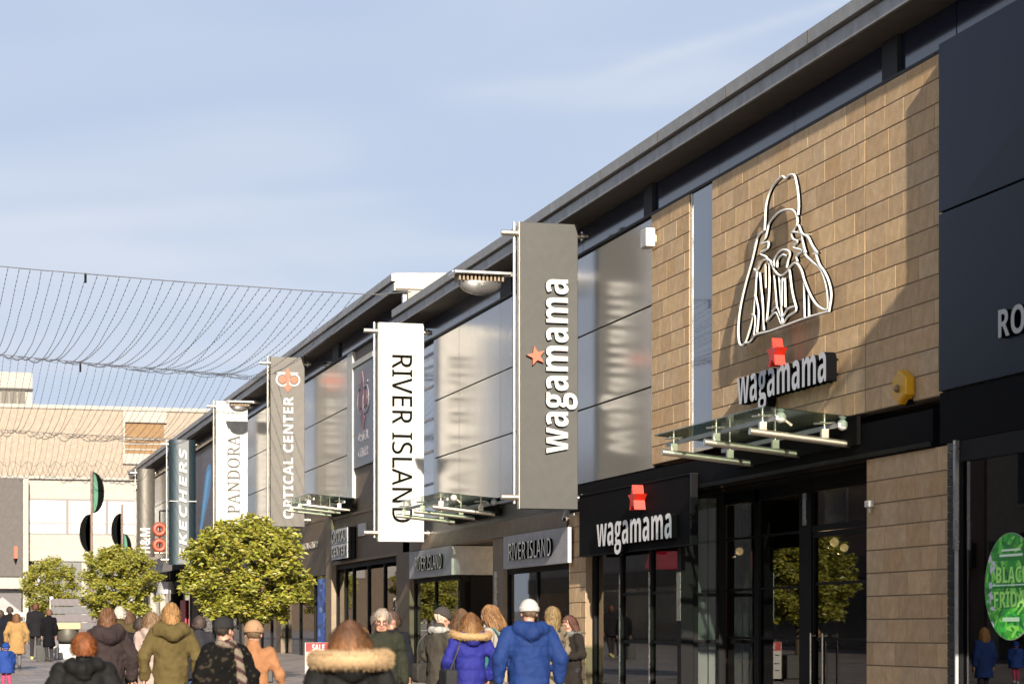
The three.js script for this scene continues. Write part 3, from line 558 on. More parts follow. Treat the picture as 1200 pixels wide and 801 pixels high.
// ------------------------------------------------------------ 4 the optician, a step higher up the street
const UP = .95;
{
  const b = thing('optician_building', 'brown clad optician shop with metal panels and a framed dark poster above', 'shop', W, 0, 65);
  upper(b, 55.4, 76, UP, [[Dat(398, 12.42), Dat(391, 12.42)]]);
  part('end_wall', [box(12.2, 20, 9.3, 10.34, 55.2, 55.38)], M.offWhite, b);
  part('post', rbox(12.02, 12.12, 9.86, 10.2, 55.0, 55.15, .01), M.silver, b);
  metalPanels(b, [Dat(408), Dat(381), Dat(356), 76], UP);
  parts('cladding', [box(12.2, 12.42, 5.0, 5.38, 55.42, 76), box(12.22, 12.42, 5.38, 9.64, 55.42, Dat(439))], M.brown, b);
  const pa = Dat(439), pz = Dat(415);
  part('poster_frame', [box(12.14, 12.3, 5.4, 9.64, pz, Dat(409)), box(12.14, 12.24, 9.15, 9.3, pa, pz - .01)], M.white, b);
  part('backing', box(12.24, 12.42, 5.38, 9.64, pa + .01, Dat(408.2)), M.brown, b);
  const t = thing('framed_poster', 'dark blue poster panel with pale emblem between white frames and the white blade', 'poster', 12.2, 6.2, (pa + pz) / 2);
  part('panel', rbox(12.17, 12.22, 6.25, 9.12, pa + .05, pz - .04, .006), std({ color: lin(.035, .045, .065), roughness: .3 }), t);
  const pale = std({ color: lin(.15, .145, .175), roughness: .5 }), warm = std({ color: lin(.12, .065, .085), roughness: .5 });
  opticLogo(t, m => m.applyMatrix4(onWall(V(12.165, 8.1, (pa + pz) / 2))), .85, pale, warm);
  letterParts(letters('OPTICAL', bold, 1.5, .26, .01), onWall(V(12.168, 6.95, (pa + pz) / 2 + .75)), pale, null, t);
  letterParts(letters('CENTER', bold, 1.4, .26, .01), onWall(V(12.168, 6.5, (pa + pz) / 2 + .7)), pale, null, t);
  // ground floor
  const y0 = ground(65) - .1;
  parts('fascia', [box(12.16, 12.42, 3.55, 4.98, 56.25, 65.4), box(12.18, 12.42, 3.3, 4.98, 66.4, 76)], M.brown, b);
  parts('fascia_trim', [box(12.12, 12.158, 3.55, 3.62, 56.25, 65.4), box(12.12, 12.158, 4.9, 4.98, 56.25, 65.4)], M.brownLight, b);
  part('pier', rbox(12.08, 12.5, y0, 5.0, 65.42, 66.38, .01), M.brownLight, b);
  part('pier', rbox(12.08, 12.5, y0, 4.9, 75.0, 76, .01), M.brown, b);
  for (const [w2, v] of [['OPTICAL', 637], ['CENTER', 654]]) {
    const z = Dat(392, 12), a = Dat(411, 12), y = Hat(392, v + 1, 12);
    const s = thing('sign_box', w2 === 'OPTICAL' ? 'small white optician name box sign, upper one of two on brown fascia' : 'small white optician name box sign, lower one of two on brown fascia', 'sign', 12, y, (a + z) / 2);
    part('box', rbox(11.92, 12.155, y - .03, y + .44, a, z, .01), M.letterReturn, s); part('face', box(11.905, 11.918, y - .02, y + .43, a + .02, z - .02), std({ color: lin(.36, .38, .42), roughness: .5 }), s);
    letterParts(letters(w2, bold, (z - a) * .86, .3, .03), onWall(V(11.904, y + .06, z - (z - a) * .07)), M.whiteLetter, M.letterReturn, s);
  }
  { const s = thing('notice_plate', 'small pale notice plate on the brown fascia beside the white blade sign', 'sign', 12.1, 4.3, 60.8); part('plate', rbox(12.1, 12.155, 4.25, 4.6, 60.4, 61.4, .008), std({ color: lin(.42, .42, .42), roughness: .6 }), s); part('edge', box(12.095, 12.1, 4.25, 4.28, 60.4, 61.4), M.silver, s); }
  letterParts(letters('OPTICAL CENTER', bold, 3.4, .2, .03), onWall(V(12.175, 4.2, 71.6)), std({ color: lin(.2, .18, .16), roughness: .6 }), null, b);
  const x = 12.28;
  parts('window_frame', [box(x - .05, x + .05, 3.4, 3.545, 56.25, 65.4), ...[56.3, 58.4, 60.6, 62.8, 64.0, 65.36].map(q => box(x - .051, x + .051, y0, 3.4, q - .05, q + .05)), ...[66.44, 69.2, 72, 74.9].map(q => box(x - .051, x + .051, y0, 3.3, q - .05, q + .05))], M.frame, b);
  for (const [a, z] of [[56.35, 58.35], [58.45, 60.55], [60.65, 62.75], [62.85, 63.95], [64.05, 65.3], [66.5, 69.15], [69.25, 71.95], [72.05, 74.85]]) pane(b, a, z, y0 + .1, 3.3, x);
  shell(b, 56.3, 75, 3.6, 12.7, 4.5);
  for (const q of [57.5, 61, 63.3]) parts('display_shelf', [0, 1, 2].map(k => box(14.8, 15.2, 1 + k * .6, 1.05 + k * .6, q - .7, q + .7)), M.brownLight, b);
  const blue = canvasTex(128, 512, (c, w, h) => { c.fillStyle = '#2f55a8'; c.fillRect(0, 0, w, h); for (let i = 0; i < 60; i++) { c.fillStyle = ['#4f7fd0', '#24407f', '#8fb2e6', '#3a66c0', '#1b2d5c'][i % 5]; c.globalAlpha = .6; c.beginPath(); c.ellipse(rnd() * w, rnd() * h, 4 + rnd() * 26, 6 + rnd() * 40, rnd() * 3, 0, 7); c.fill(); } });
  const bp = thing('shop_poster', 'tall blue poster in the window left of the brown pier', 'poster', 12.2, 1.2, 67.4);
  part('board', box(12.19, 12.22, 1.1, 3.2, 66.6, 68.4), M.white, bp);
  const pg = new THREE.PlaneGeometry(1.78, 2.08).applyMatrix4(onWall(V(12.186, 2.15, 67.5))); part('print', pg, std({ map: blue, roughness: .5 }), bp);
  const sale = canvasTex(256, 256, (c, w, h) => { c.fillStyle = '#d9d4d0'; c.fillRect(0, 0, w, h); c.fillStyle = '#c01f28'; c.fillRect(0, 0, w, 62); c.fillStyle = '#f3eeee'; c.font = 'bold 58px sans-serif'; c.textAlign = 'center'; c.fillText('SALE', w / 2, 52); c.fillStyle = '#20202c'; c.fillRect(90, 74, 140, 46); c.fillStyle = '#c01f28'; c.fillRect(100, 132, 120, 84); c.fillStyle = '#3b3b40'; c.fillRect(20, 90, 50, 8); c.fillRect(20, 150, 60, 8); c.fillRect(20, 200, 50, 8); });
  const SX = 8.0, SD = 44.8, SG = ground(SD), sp = thing('sale_board', 'red and white SALE board standing on the paving below the blue window poster', 'poster', SX, SG, SD);
  part('board', rbox(SX - .28, SX + .28, SG + .05, 1.335, SD, SD + .05, .012), M.white, sp); part('print', new THREE.PlaneGeometry(.53, .78).translate(SX, .94, -(SD - .003)), std({ map: sale, color: lin(.45, .45, .45), roughness: .6 }), sp); part('foot', [box(SX - .26, SX - .2, SG, SG + .05, SD - .2, SD + .25), box(SX + .2, SX + .26, SG, SG + .05, SD - .2, SD + .25)], M.black, sp);
}
// ------------------------------------------------------------ 5 jeweller, 6 shoe shop, 7 end unit
{
  const b = thing('jeweller_building', 'pale clad jeweller shop between the optician and the blue wall poster', 'shop', W, 0, 84);
  upper(b, 76, 92, UP, []);
  metalPanels(b, [76.02, 79, 83.2, 91.9], UP);
  part('cladding', box(12.2, 12.42, 5.0, 5.3, 76, 91.9), M.brown, b); part('fascia', box(12.12, 12.42, 3.6, 4.99, 76.1, 91.9), M.darkGrey, b);
  const y0 = ground(84) - .1;
  parts('pier', [box(12.08, 12.5, y0, 3.59, 83, 84), box(12.08, 12.5, y0, 3.59, 90.9, 91.9)], M.offWhite, b); pane(b, 76.1, 82.95, y0, 3.59, 12.3); pane(b, 84.05, 90.85, y0, 3.59, 12.3);
  parts('window_frame', [78.3, 80.6, 86.3, 88.6].map(q => box(12.25, 12.33, y0, 3.59, q - .05, q + .05)), M.frame, b);
  shell(b, 76.2, 91.8, 3.6, 12.7, 4);
}
{
  const b = thing('shoe_shop_building', 'shoe shop with a large dark wall poster of a pale blue streak above', 'shop', W, 0, 100);
  upper(b, 92, 109, UP, []);
  part('backing', box(12.24, 12.42, 5.3, 9.64, 92.1, 108.9), M.brown, b);
  const swoosh = canvasTex(512, 512, (c, w, h) => {
    c.fillStyle = '#56545f'; c.fillRect(0, 0, w, h); for (let i = 0; i < 500; i++) { c.globalAlpha = .12; c.fillStyle = i % 2 ? '#7b7886' : '#3a3945'; c.fillRect(rnd() * w, rnd() * h, 20 + rnd() * 120, 2 + rnd() * 10); } c.globalAlpha = 1;
    c.fillStyle = '#4c86b8'; c.beginPath(); c.moveTo(150, 505); c.lineTo(330, 120); c.quadraticCurveTo(380, 60, 440, 90); c.quadraticCurveTo(470, 150, 400, 260); c.lineTo(170, 510); c.fill(); c.fillStyle = '#6aa4d2'; c.beginPath(); c.moveTo(200, 440); c.lineTo(350, 140); c.quadraticCurveTo(390, 100, 420, 120); c.lineTo(230, 430); c.fill(); c.fillStyle = '#26406e'; c.fillRect(0, 440, 190, 72);
  });
  const t = thing('wall_poster', 'large grey wall poster with a pale blue streak behind the blue blade', 'poster', 12.15, 5.4, 97);
  part('board', box(12.13, 12.2, 5.35, 9.4, Dat(253), Dat(226)), M.darkGrey, t); const wd = Dat(226) - Dat(253);
  part('print', new THREE.PlaneGeometry(wd - .1, 3.95).applyMatrix4(onWall(V(12.126, 7.37, (Dat(253) + Dat(226)) / 2))), std({ map: swoosh, roughness: .6 }), t);
  metalPanels(b, [Dat(226) + .05, 105.5, 108.9], UP);
  part('fascia', box(12.12, 12.42, 3.7, 5.29, 92.1, 108.9), M.black, b);
  const y0 = ground(100) - .1; parts('pier', [box(12.05, 12.5, y0, 3.69, 92.1, 93), box(12.05, 12.5, y0, 3.69, 100, 101), box(12.05, 12.5, y0, 3.69, 108, 108.9)], M.blackMatt, b);
  pane(b, 93.05, 99.95, y0, 3.69, 12.3); pane(b, 101.05, 107.95, y0, 3.69, 12.3); shell(b, 92.3, 108.8, 3.7, 12.7, 4);
  part('awning', profile([[10.9, 3.9], [10.9, 4.25], [12.1, 4.45], [12.1, 3.9]], 101.5, 105.8), M.blackMatt, b);
  part('red_door', box(12.2, 12.26, y0, 3.0, 104, 106), std({ color: lin(.25, .01, .02), roughness: .6 }), b); part('drum', new THREE.CylinderGeometry(.42, .42, .55, 24).translate(11.2, 3.55, -103), M.signSteel, b);
}
{
  const b = thing('end_shop_building', 'last shop of the row, pale front with a red round sign', 'shop', W, 0, 118);
  upper(b, 109, 129, UP, []);
  metalPanels(b, [109.1, 113, 117, 121, 125, 128.9], UP);
  part('fascia', box(12.12, 12.42, 3.8, 5.3, 109.1, 128.9), M.offWhite, b); const y0 = ground(118) - .15;
  parts('pier', [109.5, 114, 119, 124, 128.4].map(q => box(12.05, 12.5, y0, 3.79, q - .4, q + .4)), M.offWhite, b);
  for (const q of [109.9, 114.4, 119.4, 124.4]) pane(b, q, q + 3.6, y0, 3.79, 12.3); shell(b, 109.3, 128.8, 3.8, 12.7, 4);
  const s = thing('round_sign', 'orange red sign of two round shapes between the two farthest blades', 'sign', 11.9, 5.6, 111.5);
  for (const k of [0, 1]) part('disc', new THREE.TorusGeometry(.24, .14, 10, 28).applyMatrix4(basis(X, Y, Z, V(11.78, 5.85 + k * .8, 111.4))), std({ color: lin(.19, .035, .016), roughness: .5 }), s); part('arm', [rod(V(11.8, 7.6, 111.5), V(12.2, 7.6, 111.5), .04), rod(V(11.8, 5.45, 111.5), V(11.8, 7.6, 111.5), .04)], M.black, s);
}
// ------------------------------------------------------------ the pale building across the end of the street
{
  const D = 150, F0 = u => { const k = (u + 97) * CS / 2570; return k * D * CS / (1 - k * SN); };           // column u to x on that front
  const Y0 = (v, u = 100) => { const x = F0(u); return EYE + (737 - v) / 2570 * (x * SN + D * CS); };
  const b = thing('department_store', 'long cream building across the end of the street with a band of windows', 'building', 10, ground(D), D);
  const top = Y0(478), mid = Y0(560), xl = 3.2, xr = 48;
  parts('upper_wall', [box(xl, F0(143), mid + .1, top, D + .6, D + 14), box(F0(143) + .01, xr, mid + .1, top - .001, D + .62, D + 14)], M.cream, b);
  part('coping', box(xl, xr, top, top + .25, D + .5, D + 14), M.offWhite, b);
  part('ledge', box(xl - .1, xr, mid - .08, mid + .1, D - .25, D + .59), M.offWhite, b);
  // framed square opening in the upper wall
  const [a, z] = [F0(147), F0(193)], [ya, yz] = [Y0(529), Y0(492)];
  part('opening_panel', box(a, z, ya, yz, D + .56, D + .598), std({ color: lin(.19, .115, .055), map: dust, roughness: .9 }), b);
  parts('opening_frame', [box(a - .15, z + .15, yz, yz + .75, D + .35, D + .59), box(a - .15, a - .01, ya, yz, D + .35, D + .59), box(a - .15, z + .15, ya - .7, ya - .01, D + .4, D + .59), ...[.12, .3, .46].map(k => box(a, z, ya + (yz - ya) * k, ya + (yz - ya) * k + .08, D + .5, D + .558))], M.offWhite, b);
  parts('lower_wall', [box(xl, xr, Y0(584), mid - .08, D, D + 14), box(xl, xr, Y0(657), Y0(626), D, D + 14)], M.offWhite, b);
  const wy = [Y0(626), Y0(584)]; const grey = std({ color: lin(.125, .115, .115), roughness: .6 }), lite = std({ color: lin(.36, .36, .35), roughness: .35 });
  for (let x = F0(32), i = 0; x < xr - 2; x += 2.62, i++) {
    if (x > F0(-20) + .2 && x < F0(25)) continue;
    const w = part('window', [box(x, x + .09, wy[0], wy[1], D - .02, D + .1), box(x + .1, x + 2.5, wy[0], wy[0] + .1, D - .02, D + .1), box(x + .1, x + 2.5, wy[1] - .1, wy[1], D - .02, D + .1), box(x + .1, x + 2.5, wy[0] + .75, wy[0] + .80, D - .01, D + .1), box(x + 2.5, x + 2.61, wy[0], wy[1], D + .0, D + .1)], grey, b);
    part('pane', box(x + .09, x + 2.5, wy[0] + .1, wy[1] - .1, D + .04, D + .08), lite, w);
  }
  part('core', box(xl + .2, xr, ground(D), mid, D + .5, D + 13), M.interior, b);
  const gx = F0(25); for (let i = 0; i < 14; i++) { part('ground_window', box(gx + 1.2 + i * 3.1, gx + 3.9 + i * 3.1, ground(D) + .4, Y0(658), D - .02, D + .1), std({ color: lin(.06, .062, .066), roughness: .4 }), b); part('pier', box(gx + .82 + i * 3.1, gx + 1.19 + i * 3.1, ground(D) - .3, Y0(658), D - .1, D + .3), M.offWhite, b); }
  // lower brick wing at its left end, outside the picture, mirrored in the metal and the glass
  part('wing_wall', box(-16, xl - .02, ground(D) - .2, 8.6, D + 1, D + 12), std({ color: lin(.085, .06, .043), map: dust, roughness: .9 }), b);
  for (let i = 0; i < 6; i++) part('wing_window', box(-15 + i * 3.1, -13.2 + i * 3.1, 5.2, 7.2, D + .9, D + .99), grey, b);
  // roof plant house with louvres at the left
  const px = F0(41); part('plant_house', [box(xl + .2, px, top + .25, Y0(430), D + 4, D + 12)], M.offWhite, b);
  const lx = px - .5; for (let i = 0; i < 4; i++) part('louvre', box(lx - .55 * (i + 1) + .06, lx - .55 * i, top + .3, Y0(452), D + 3.9, D + 3.995), std({ color: lin(.085, .078, .068), roughness: .8 }), b);
  part('plant_house_band', box(xl + .15, px + .05, Y0(452), Y0(449), D + 3.85, D + 4), std({ color: lin(.03, .027, .025), roughness: .8 }), b);
  // grey shopfront screen at the far left
  const s = thing('grey_hoarding', 'tall grey shopfront panel with a small orange mark at the left edge', 'shopfront', F0(5), 4, D - 1);
  part('panel', rbox(F0(-30), F0(25), Y0(676), Y0(562), D - 1.2, D - .3, .03), std({ color: lin(.072, .064, .063), map: dust, roughness: .8 }), s);
  part('ledge', rbox(F0(-34), F0(30), Y0(690), Y0(677), D - 1.6, D - .3, .03), M.offWhite, s); part('edge_post', box(F0(25.5), F0(32), ground(D), Y0(562), D - 1.1, D - .02), M.offWhite, s);
  part('emblem', [rbox(F0(15), F0(19.5), Y0(655), Y0(641), D - 1.26, D - 1.205, .02)], std({ color: lin(.3, .05, .02), roughness: .6 }), s); part('emblem_tail', new THREE.ConeGeometry(.14, .45, 12).rotateX(Math.PI).translate(F0(17), Y0(659), -(D - 1.24)), M.black, s);
  part('shop_window', box(F0(-30), F0(24), ground(D), Y0(691), D - .9, D - .5), std({ color: lin(.05, .045, .05), roughness: .3 }), s);
}
// ------------------------------------------------------------ the opposite side of the street (seen only as reflections in metal and glass)
{
  const cols = [[.28, .225, .18], [.38, .33, .27], [.22, .16, .125], [.33, .30, .26]];
  const labels = ['pale brick shop on the opposite side nearest the camera', 'cream rendered shop opposite the restaurant', 'dark red brick shop opposite the fashion shop', 'grey clad shop opposite the optician'];
  const g = std({ color: lin(.03, .035, .045), roughness: .1 });
  for (let i = 0; i < 4; i++) {
    const d0 = 8 + i * 28, d1 = d0 + 27.8, b = thing('opposite_shop', labels[i], 'shop', -9, ground(d0), d0 + 14);
    const m = std({ color: lin(...cols[i]), map: dust, roughness: .9 }), h = 8.6 + (i % 2) * 1.1;
    part('wall', box(-20, -9, ground(d0) - .2, h, d0, d1), m, b); part('parapet', box(-9.02, -8.8, h - .3, h + .35, d0, d1), M.offWhite, b); part('shopfront', box(-8.99, -8.9, ground(d0), 3.6, d0 + 1, d1 - 1), g, b); part('fascia', box(-8.99, -8.8, 3.6, 4.4, d0 + .5, d1 - .5), M.darkGrey, b);
    for (let k = 0; k < 6; k++) { const w = part('window', box(-8.99, -8.92, 5.4, 7.4, d0 + 2 + k * 4.3, d0 + 4.2 + k * 4.3), M.white, b); part('pane', box(-8.919, -8.905, 5.5, 7.3, d0 + 2.1 + k * 4.3, d0 + 4.1 + k * 4.3), g, w); }
  }
}
// ------------------------------------------------------------ clipped trees down the middle of the street
function tree(label, x, d, crown, bottom, top, n, s0) {
  const g0 = ground(d), t = thing('street_tree', label, 'tree', x, g0, d, undefined);
  seed = s0;
  const rx = crown / 2, cy = (top + bottom) / 2, ry = (top - bottom) / 2, tr = [];
  const bark = std({ color: lin(.07, .05, .035), roughness: .95, bumpMap: stoneBump, bumpScale: .01 });
  tr.push(rod(V(x, g0, d), V(x + .03, bottom + .2, d), .09, .065, 10));
  for (let i = 0; i < 9; i++) { const a = i * 2.4, q = rr(.4, .8); tr.push(rod(V(x + .03, bottom + rr(-.1, .5), d), V(x + Math.cos(a) * rx * q, cy + rr(-.3, .7) * ry, d + Math.sin(a) * rx * q), .035, .012, 6)); }
  part('trunk', tr, bark, t);
  const clumps = [];
  for (let i = 0; i < 230; i++) { // clump centres over a rounded block, pushed in and out
    const a = rnd() * 6.283, h = rr(-1, 1), q = Math.pow(1 - Math.pow(Math.abs(h), 3.2), .5), k = Math.pow(rnd(), .35) * rr(.78, 1.12);
    clumps.push([Math.cos(a) * rx * q * k, h * ry * rr(.84, 1.12), Math.sin(a) * rx * q * k, rr(.11, .25)]);
  }
  const pos = [], nor = [], col = [], P = new THREE.Vector3(), q = new THREE.Quaternion(), e = new THREE.Euler();
  for (let i = 0; i < n; i++) {
    const c = clumps[Math.floor(rnd() * clumps.length)], a = rnd() * 6.283, z = rr(-1, 1), w = Math.sqrt(1 - z * z), R = c[3] * Math.pow(rnd(), .4);
    P.set(c[0] + R * w * Math.cos(a), c[1] + R * z * .9, c[2] + R * w * Math.sin(a));
    e.set(rr(-1.1, .9), rnd() * 6.283, rr(-.6, .6)); q.setFromEuler(e);
    const L = rr(.085, .155), wd = L * .27, f = [[0, 0, 0], [wd, .012, L * .45], [0, -.004, L], [-wd, .012, L * .45]].map(p => new THREE.Vector3(...p).applyQuaternion(q).add(P));
    for (const tri of [[0, 1, 2], [0, 2, 3]]) { const nn = f[tri[1]].clone().sub(f[tri[0]]).cross(f[tri[2]].clone().sub(f[tri[0]])).normalize(); const k = .55 + .9 * rnd(), y = rnd() < .25 ? 1.3 : 1; for (const v of tri) { pos.push(f[v].x, f[v].y, f[v].z); nor.push(nn.x, nn.y, nn.z); col.push(k * y, k * (.98 + .1 * (y - 1)), k * .9); } }
  }
  const g = new THREE.BufferGeometry(); g.setAttribute('position', new THREE.Float32BufferAttribute(pos, 3)); g.setAttribute('normal', new THREE.Float32BufferAttribute(nor, 3)); g.setAttribute('color', new THREE.Float32BufferAttribute(col, 3));
  const m = new THREE.Mesh(g, new THREE.MeshPhysicalMaterial({ color: lin(.178, .19, .02), vertexColors: true, roughness: .5, transmission: .3, thickness: 0, side: THREE.DoubleSide })); m.name = 'crown'; m.position.set(0, cy - g0, 0); m.castShadow = m.receiveShadow = true; t.add(m);
  part('planter', rbox(x - .5, x + .5, g0, g0 + .55, d - .5, d + .5, .03), M.signGrey, t);
}
tree('large clipped evergreen tree in front of the jeweller and optician', 6.71, 46.25, 2.62, 1.86, 3.80, 19000, 11);
tree('clipped evergreen tree, middle of the row, beyond the green coat', 6.71, 76.9, 2.7, 2.0, 4.4, 15000, 23);
tree('smallest looking clipped evergreen tree, farthest down the street at left', 5.9, 102, 2.6, 2.3, 4.75, 11000, 37);
seed = 99;
// ------------------------------------------------------------ net of string lights over the street
{
  const lamp = std({ color: lin(.05, .05, .055), roughness: .6 });
  const cables = [[55, 10.55, 10.05], [79.5, 11.45, 10.75], [104, 11.0, 10.5], [122, 11.0, 10.5]];
  const where = ['nearest the camera', 'second from the camera', 'farthest down the street'];
  for (let s = 0; s < 3; s++) {
    const [da, la, ra] = cables[s], [db, lb, rb] = cables[s + 1], t = thing('light_net', `net of thin string lights hung high across the street, span ${where[s]}`, 'string lights', 4, 9, (da + db) / 2, 'string light nets');
    const hy = (x, l, r) => { const k = (x + 8.8) / 20.4; return l + (r - l) * ((x - 2) / 9.5) - .18 * 4 * k * (1 - k) + .1; };
    const cable = (d, l, r, rad) => new THREE.TubeGeometry(new THREE.CatmullRomCurve3([...Array(24)].map((_, i) => { const x = -8.8 + 20.4 * i / 23; return V(x, hy(x, l, r), d + rr(-.04, .04)); })), 60, rad, 5);
    part('cable', [cable(da, la, ra, .012)], lamp, t);
    const wob = 18, twist = [...Array(90)].map((_, i) => { const x = -8.8 + 20.4 * i / 89; return V(x, hy(x, la, ra) - .06 + .07 * Math.sin(i * 1.9) + rr(-.03, .03), da + rr(-.1, .1)); });
    if (s) part('cable', new THREE.TubeGeometry(new THREE.CatmullRomCurve3(twist), 270, .010, 4), lamp, t, 'loosely twisted cable');
    const bulbs = [];
    for (let x = -8.4, i = 0; x < 11.2; x += .27, i++) {
      const sag = rr(.55, .95) + .35 * s, xo = rr(-.03, .03), ya = hy(x, la, ra), yb = hy(x, lb, rb), pts = [];
      for (let k = 0; k <= 12; k++) { const q = k / 12; pts.push(V(x + xo * Math.sin(q * 9) + rr(-.01, .01), ya + (yb - ya) * q - sag * 4 * q * (1 - q), da + (db - da) * q)); }
      const c = new THREE.CatmullRomCurve3(pts);
      if (x > -1) part('string', new THREE.TubeGeometry(c, 28, .0065, 3), lamp, t);
      if (i % 2 === 0 && x > -1) part('link', rod(V(x, ya, da), V(x + .27, hy(x + .27, la, ra), da), .009, .009, 4), lamp, t);
      if (x > -1) for (let k = 0; k < 46; k++) { const p = c.getPoint((k + .5) / 46); bulbs.push(new THREE.OctahedronGeometry(.017, 0).scale(1, 1.5, 1).translate(p.x, p.y - .015, p.z)); }
    }
    part('bulbs', bulbs, lamp, t).userData.kind = 'stuff';
    if (s === 0) part('wall_wire', rod(V(11.2, hy(11.2, la, ra), da), V(11.85, 10.0, 53.3), .014, .014, 5), M.stainless, t);
    if (s === 0) part('drop_lamp', [rod(V(4.0, hy(4, la, ra) + .02, da), V(4.0, hy(4, la, ra) - .22, da), .03)], M.black, t); if (s === 1) part('drop_lamp', [rod(V(5.6, hy(5.6, la, ra), da), V(5.6, hy(5.6, la, ra) - .35, da), .035)], M.black, t);
  }
  const t = thing('light_cable', 'last sagging light cable across the street before the cream building', 'string lights', 4, 9, 122);
  part('cable', new THREE.TubeGeometry(new THREE.CatmullRomCurve3([...Array(90)].map((_, i) => { const x = -8.8 + 20.4 * i / 89; return V(x, 10.75 - .18 * 4 * (i / 89) * (1 - i / 89) + .16 * Math.sin(i * 1.9), 122 + rr(-.1, .1)); })), 270, .012, 4), lamp, t);
}
// ------------------------------------------------------------ leaf sculptures on posts
function leafPost(label, x, d, leaves, h) {
  const g = ground(d), t = thing('leaf_banner_post', label, 'street sculpture', x, g, d);
  part('post', rod(V(x, g, d), V(x, h, d), .075, .06, 12), std({ color: lin(.13, .09, .075), roughness: .7 }), t);
  const dark = new THREE.MeshPhysicalMaterial({ color: lin(.0015, .002, .002), roughness: .8, specularIntensity: .1 }), green = std({ color: lin(.012, .10, .058), roughness: .6 });
  for (const [y0, y1, side, w] of leaves) {
    const r = (y1 - y0) / 2, s = new THREE.Shape(); s.moveTo(0, -r); for (let i = 1; i < 20; i++) { const a = -Math.PI / 2 + Math.PI * i / 20; s.lineTo(Math.cos(a) * w, Math.sin(a) * r); } s.lineTo(0, r); s.closePath();
    const g1 = new THREE.ExtrudeGeometry(s, { depth: .05, bevelEnabled: true, bevelSize: .015, bevelThickness: .015, bevelSegments: 1 }).rotateY(side > 0 ? .12 : Math.PI - .12).translate(x + side * .08, (y0 + y1) / 2, -d);
    const l = part('leaf_panel', g1, dark, t);
    const q = new THREE.Shape(); q.moveTo(0, -r * .96); for (let i = 1; i < 20; i++) { const a = -Math.PI / 2 + Math.PI * i / 20; q.lineTo(Math.cos(a) * w * .42, Math.sin(a) * r * .96); } q.lineTo(0, r * .96); q.closePath();
    part('green_stripe', new THREE.ExtrudeGeometry(q, { depth: .03, bevelEnabled: false }).scale(side, 1, 1).translate(x + side * .085, (y0 + y1) / 2, -(d - .07)), green, l);
  }
}
{
  const F = 108, y = v => EYE + (737 - v) * F / 2570, x0 = (107 + 97) * CS * F / 2570, x1 = (143 + 97) * CS * F / 2570, d0 = (F - x0 * SN) / CS, d1 = (F - x1 * SN) / CS;
  leafPost('tall post with a green and black half leaf on each side', x0, d0, [[y(600), y(553), 1, .52], [y(646), y(602), -1, .5]], y(551));
  leafPost('shorter post with black leaf panels, beside the grey end blade', x1, d1, [[y(641), y(601), -1, .45], [y(660), y(625), 1, .36]], y(590));
}
// ------------------------------------------------------------ street furniture at the left
{
  const F = 66, P = u => (u + 97) * CS * F / 2570, y = v => EYE + (737 - v) * F / 2570, x = P(79), d = (F - x * SN) / CS, g = ground(d);
  const t = thing('bowl_planter', 'round grey bowl planter with cream rim on a white block', 'planter', x, g, d);
  part('plinth', rbox(x - .28, x + .22, g, y(754), d - .3, d + .3, .02), M.white, t); part('plinth_leg', rbox(x - .42, x - .33, g, y(756), d - .1, d + .1, .01), M.white, t);
  const r = .33, pts = [[.12, 0], [r * .8, .03], [r, .12], [r, .30], [r * .98, .42]].map(p => new THREE.Vector2(p[0], p[1]));
  part('bowl', new THREE.LatheGeometry(pts, 32).translate(x, y(753), -d), std({ color: lin(.055, .052, .042), roughness: .5, metalness: .2 }), t); part('foot_ring', new THREE.TorusGeometry(.24, .04, 8, 24).rotateX(Math.PI / 2).translate(x, y(753) + .02, -d), M.black, t);
  part('rim', [rbox(x - .36, x + .36, y(736.5), y(729), d - .34, d + .34, .02)], std({ color: lin(.25, .2, .11), roughness: .6 }), t);
  const k = thing('grey_kiosk', 'low grey slatted kiosk behind the bowl planter under the trees', 'kiosk', P(82) + .6, ground(84), 84);
  const kx = (78 + 97) * CS * 84 / 2570; for (let i = 0; i < 6; i++) part('slat', rbox(kx - .7, kx + 1.0, ground(84) + .1 + i * .3, ground(84) + .37 + i * .3, 84, 84.15, .02), std({ color: lin(.075 + .01 * (i % 2), .075, .085), roughness: .7 }), k); part('post', [box(kx - .72, kx - .6, ground(84), ground(84) + 1.95, 84.16, 84.3), box(kx + .9, kx + 1.02, ground(84), ground(84) + 1.95, 84.16, 84.3)], M.silver, k);
  const F2 = 92, x2 = (8 + 97) * CS * F2 / 2570, d2 = (F2 - x2 * SN) / CS, yy = v => EYE + (737 - v) * F2 / 2570, s = thing('market_stall', 'white canvas market stall roof at the left edge behind the walkers', 'stall', x2, ground(d2), d2);
  part('roof', new THREE.ConeGeometry(1.25, .75, 4, 1).rotateY(Math.PI / 4).translate(x2 - .2, yy(712) + .1, -d2), M.white, s); part('valance', [box(x2 - 1.08, x2 + .68, yy(722), yy(712.6) - .26 + .1, d2 - .88, d2 - .86), box(x2 - 1.08, x2 + .68, yy(722), yy(712.6) - .16, d2 + .86, d2 + .88)], M.white, s);
  for (const [a, c] of [[-1.05, -.85], [.65, -.85], [-1.05, .85], [.65, .85]]) part('leg', rod(V(x2 + a, ground(d2), d2 + c), V(x2 + a, yy(718), d2 + c), .03), M.silver, s); part('counter', box(x2 - 1, x2 + .6, ground(d2), ground(d2) + .95, d2 - .7, d2 - .1), M.white, s);
}
// ------------------------------------------------------------ people
const v3 = (x, y, z) => new THREE.Vector3(x, y, z);
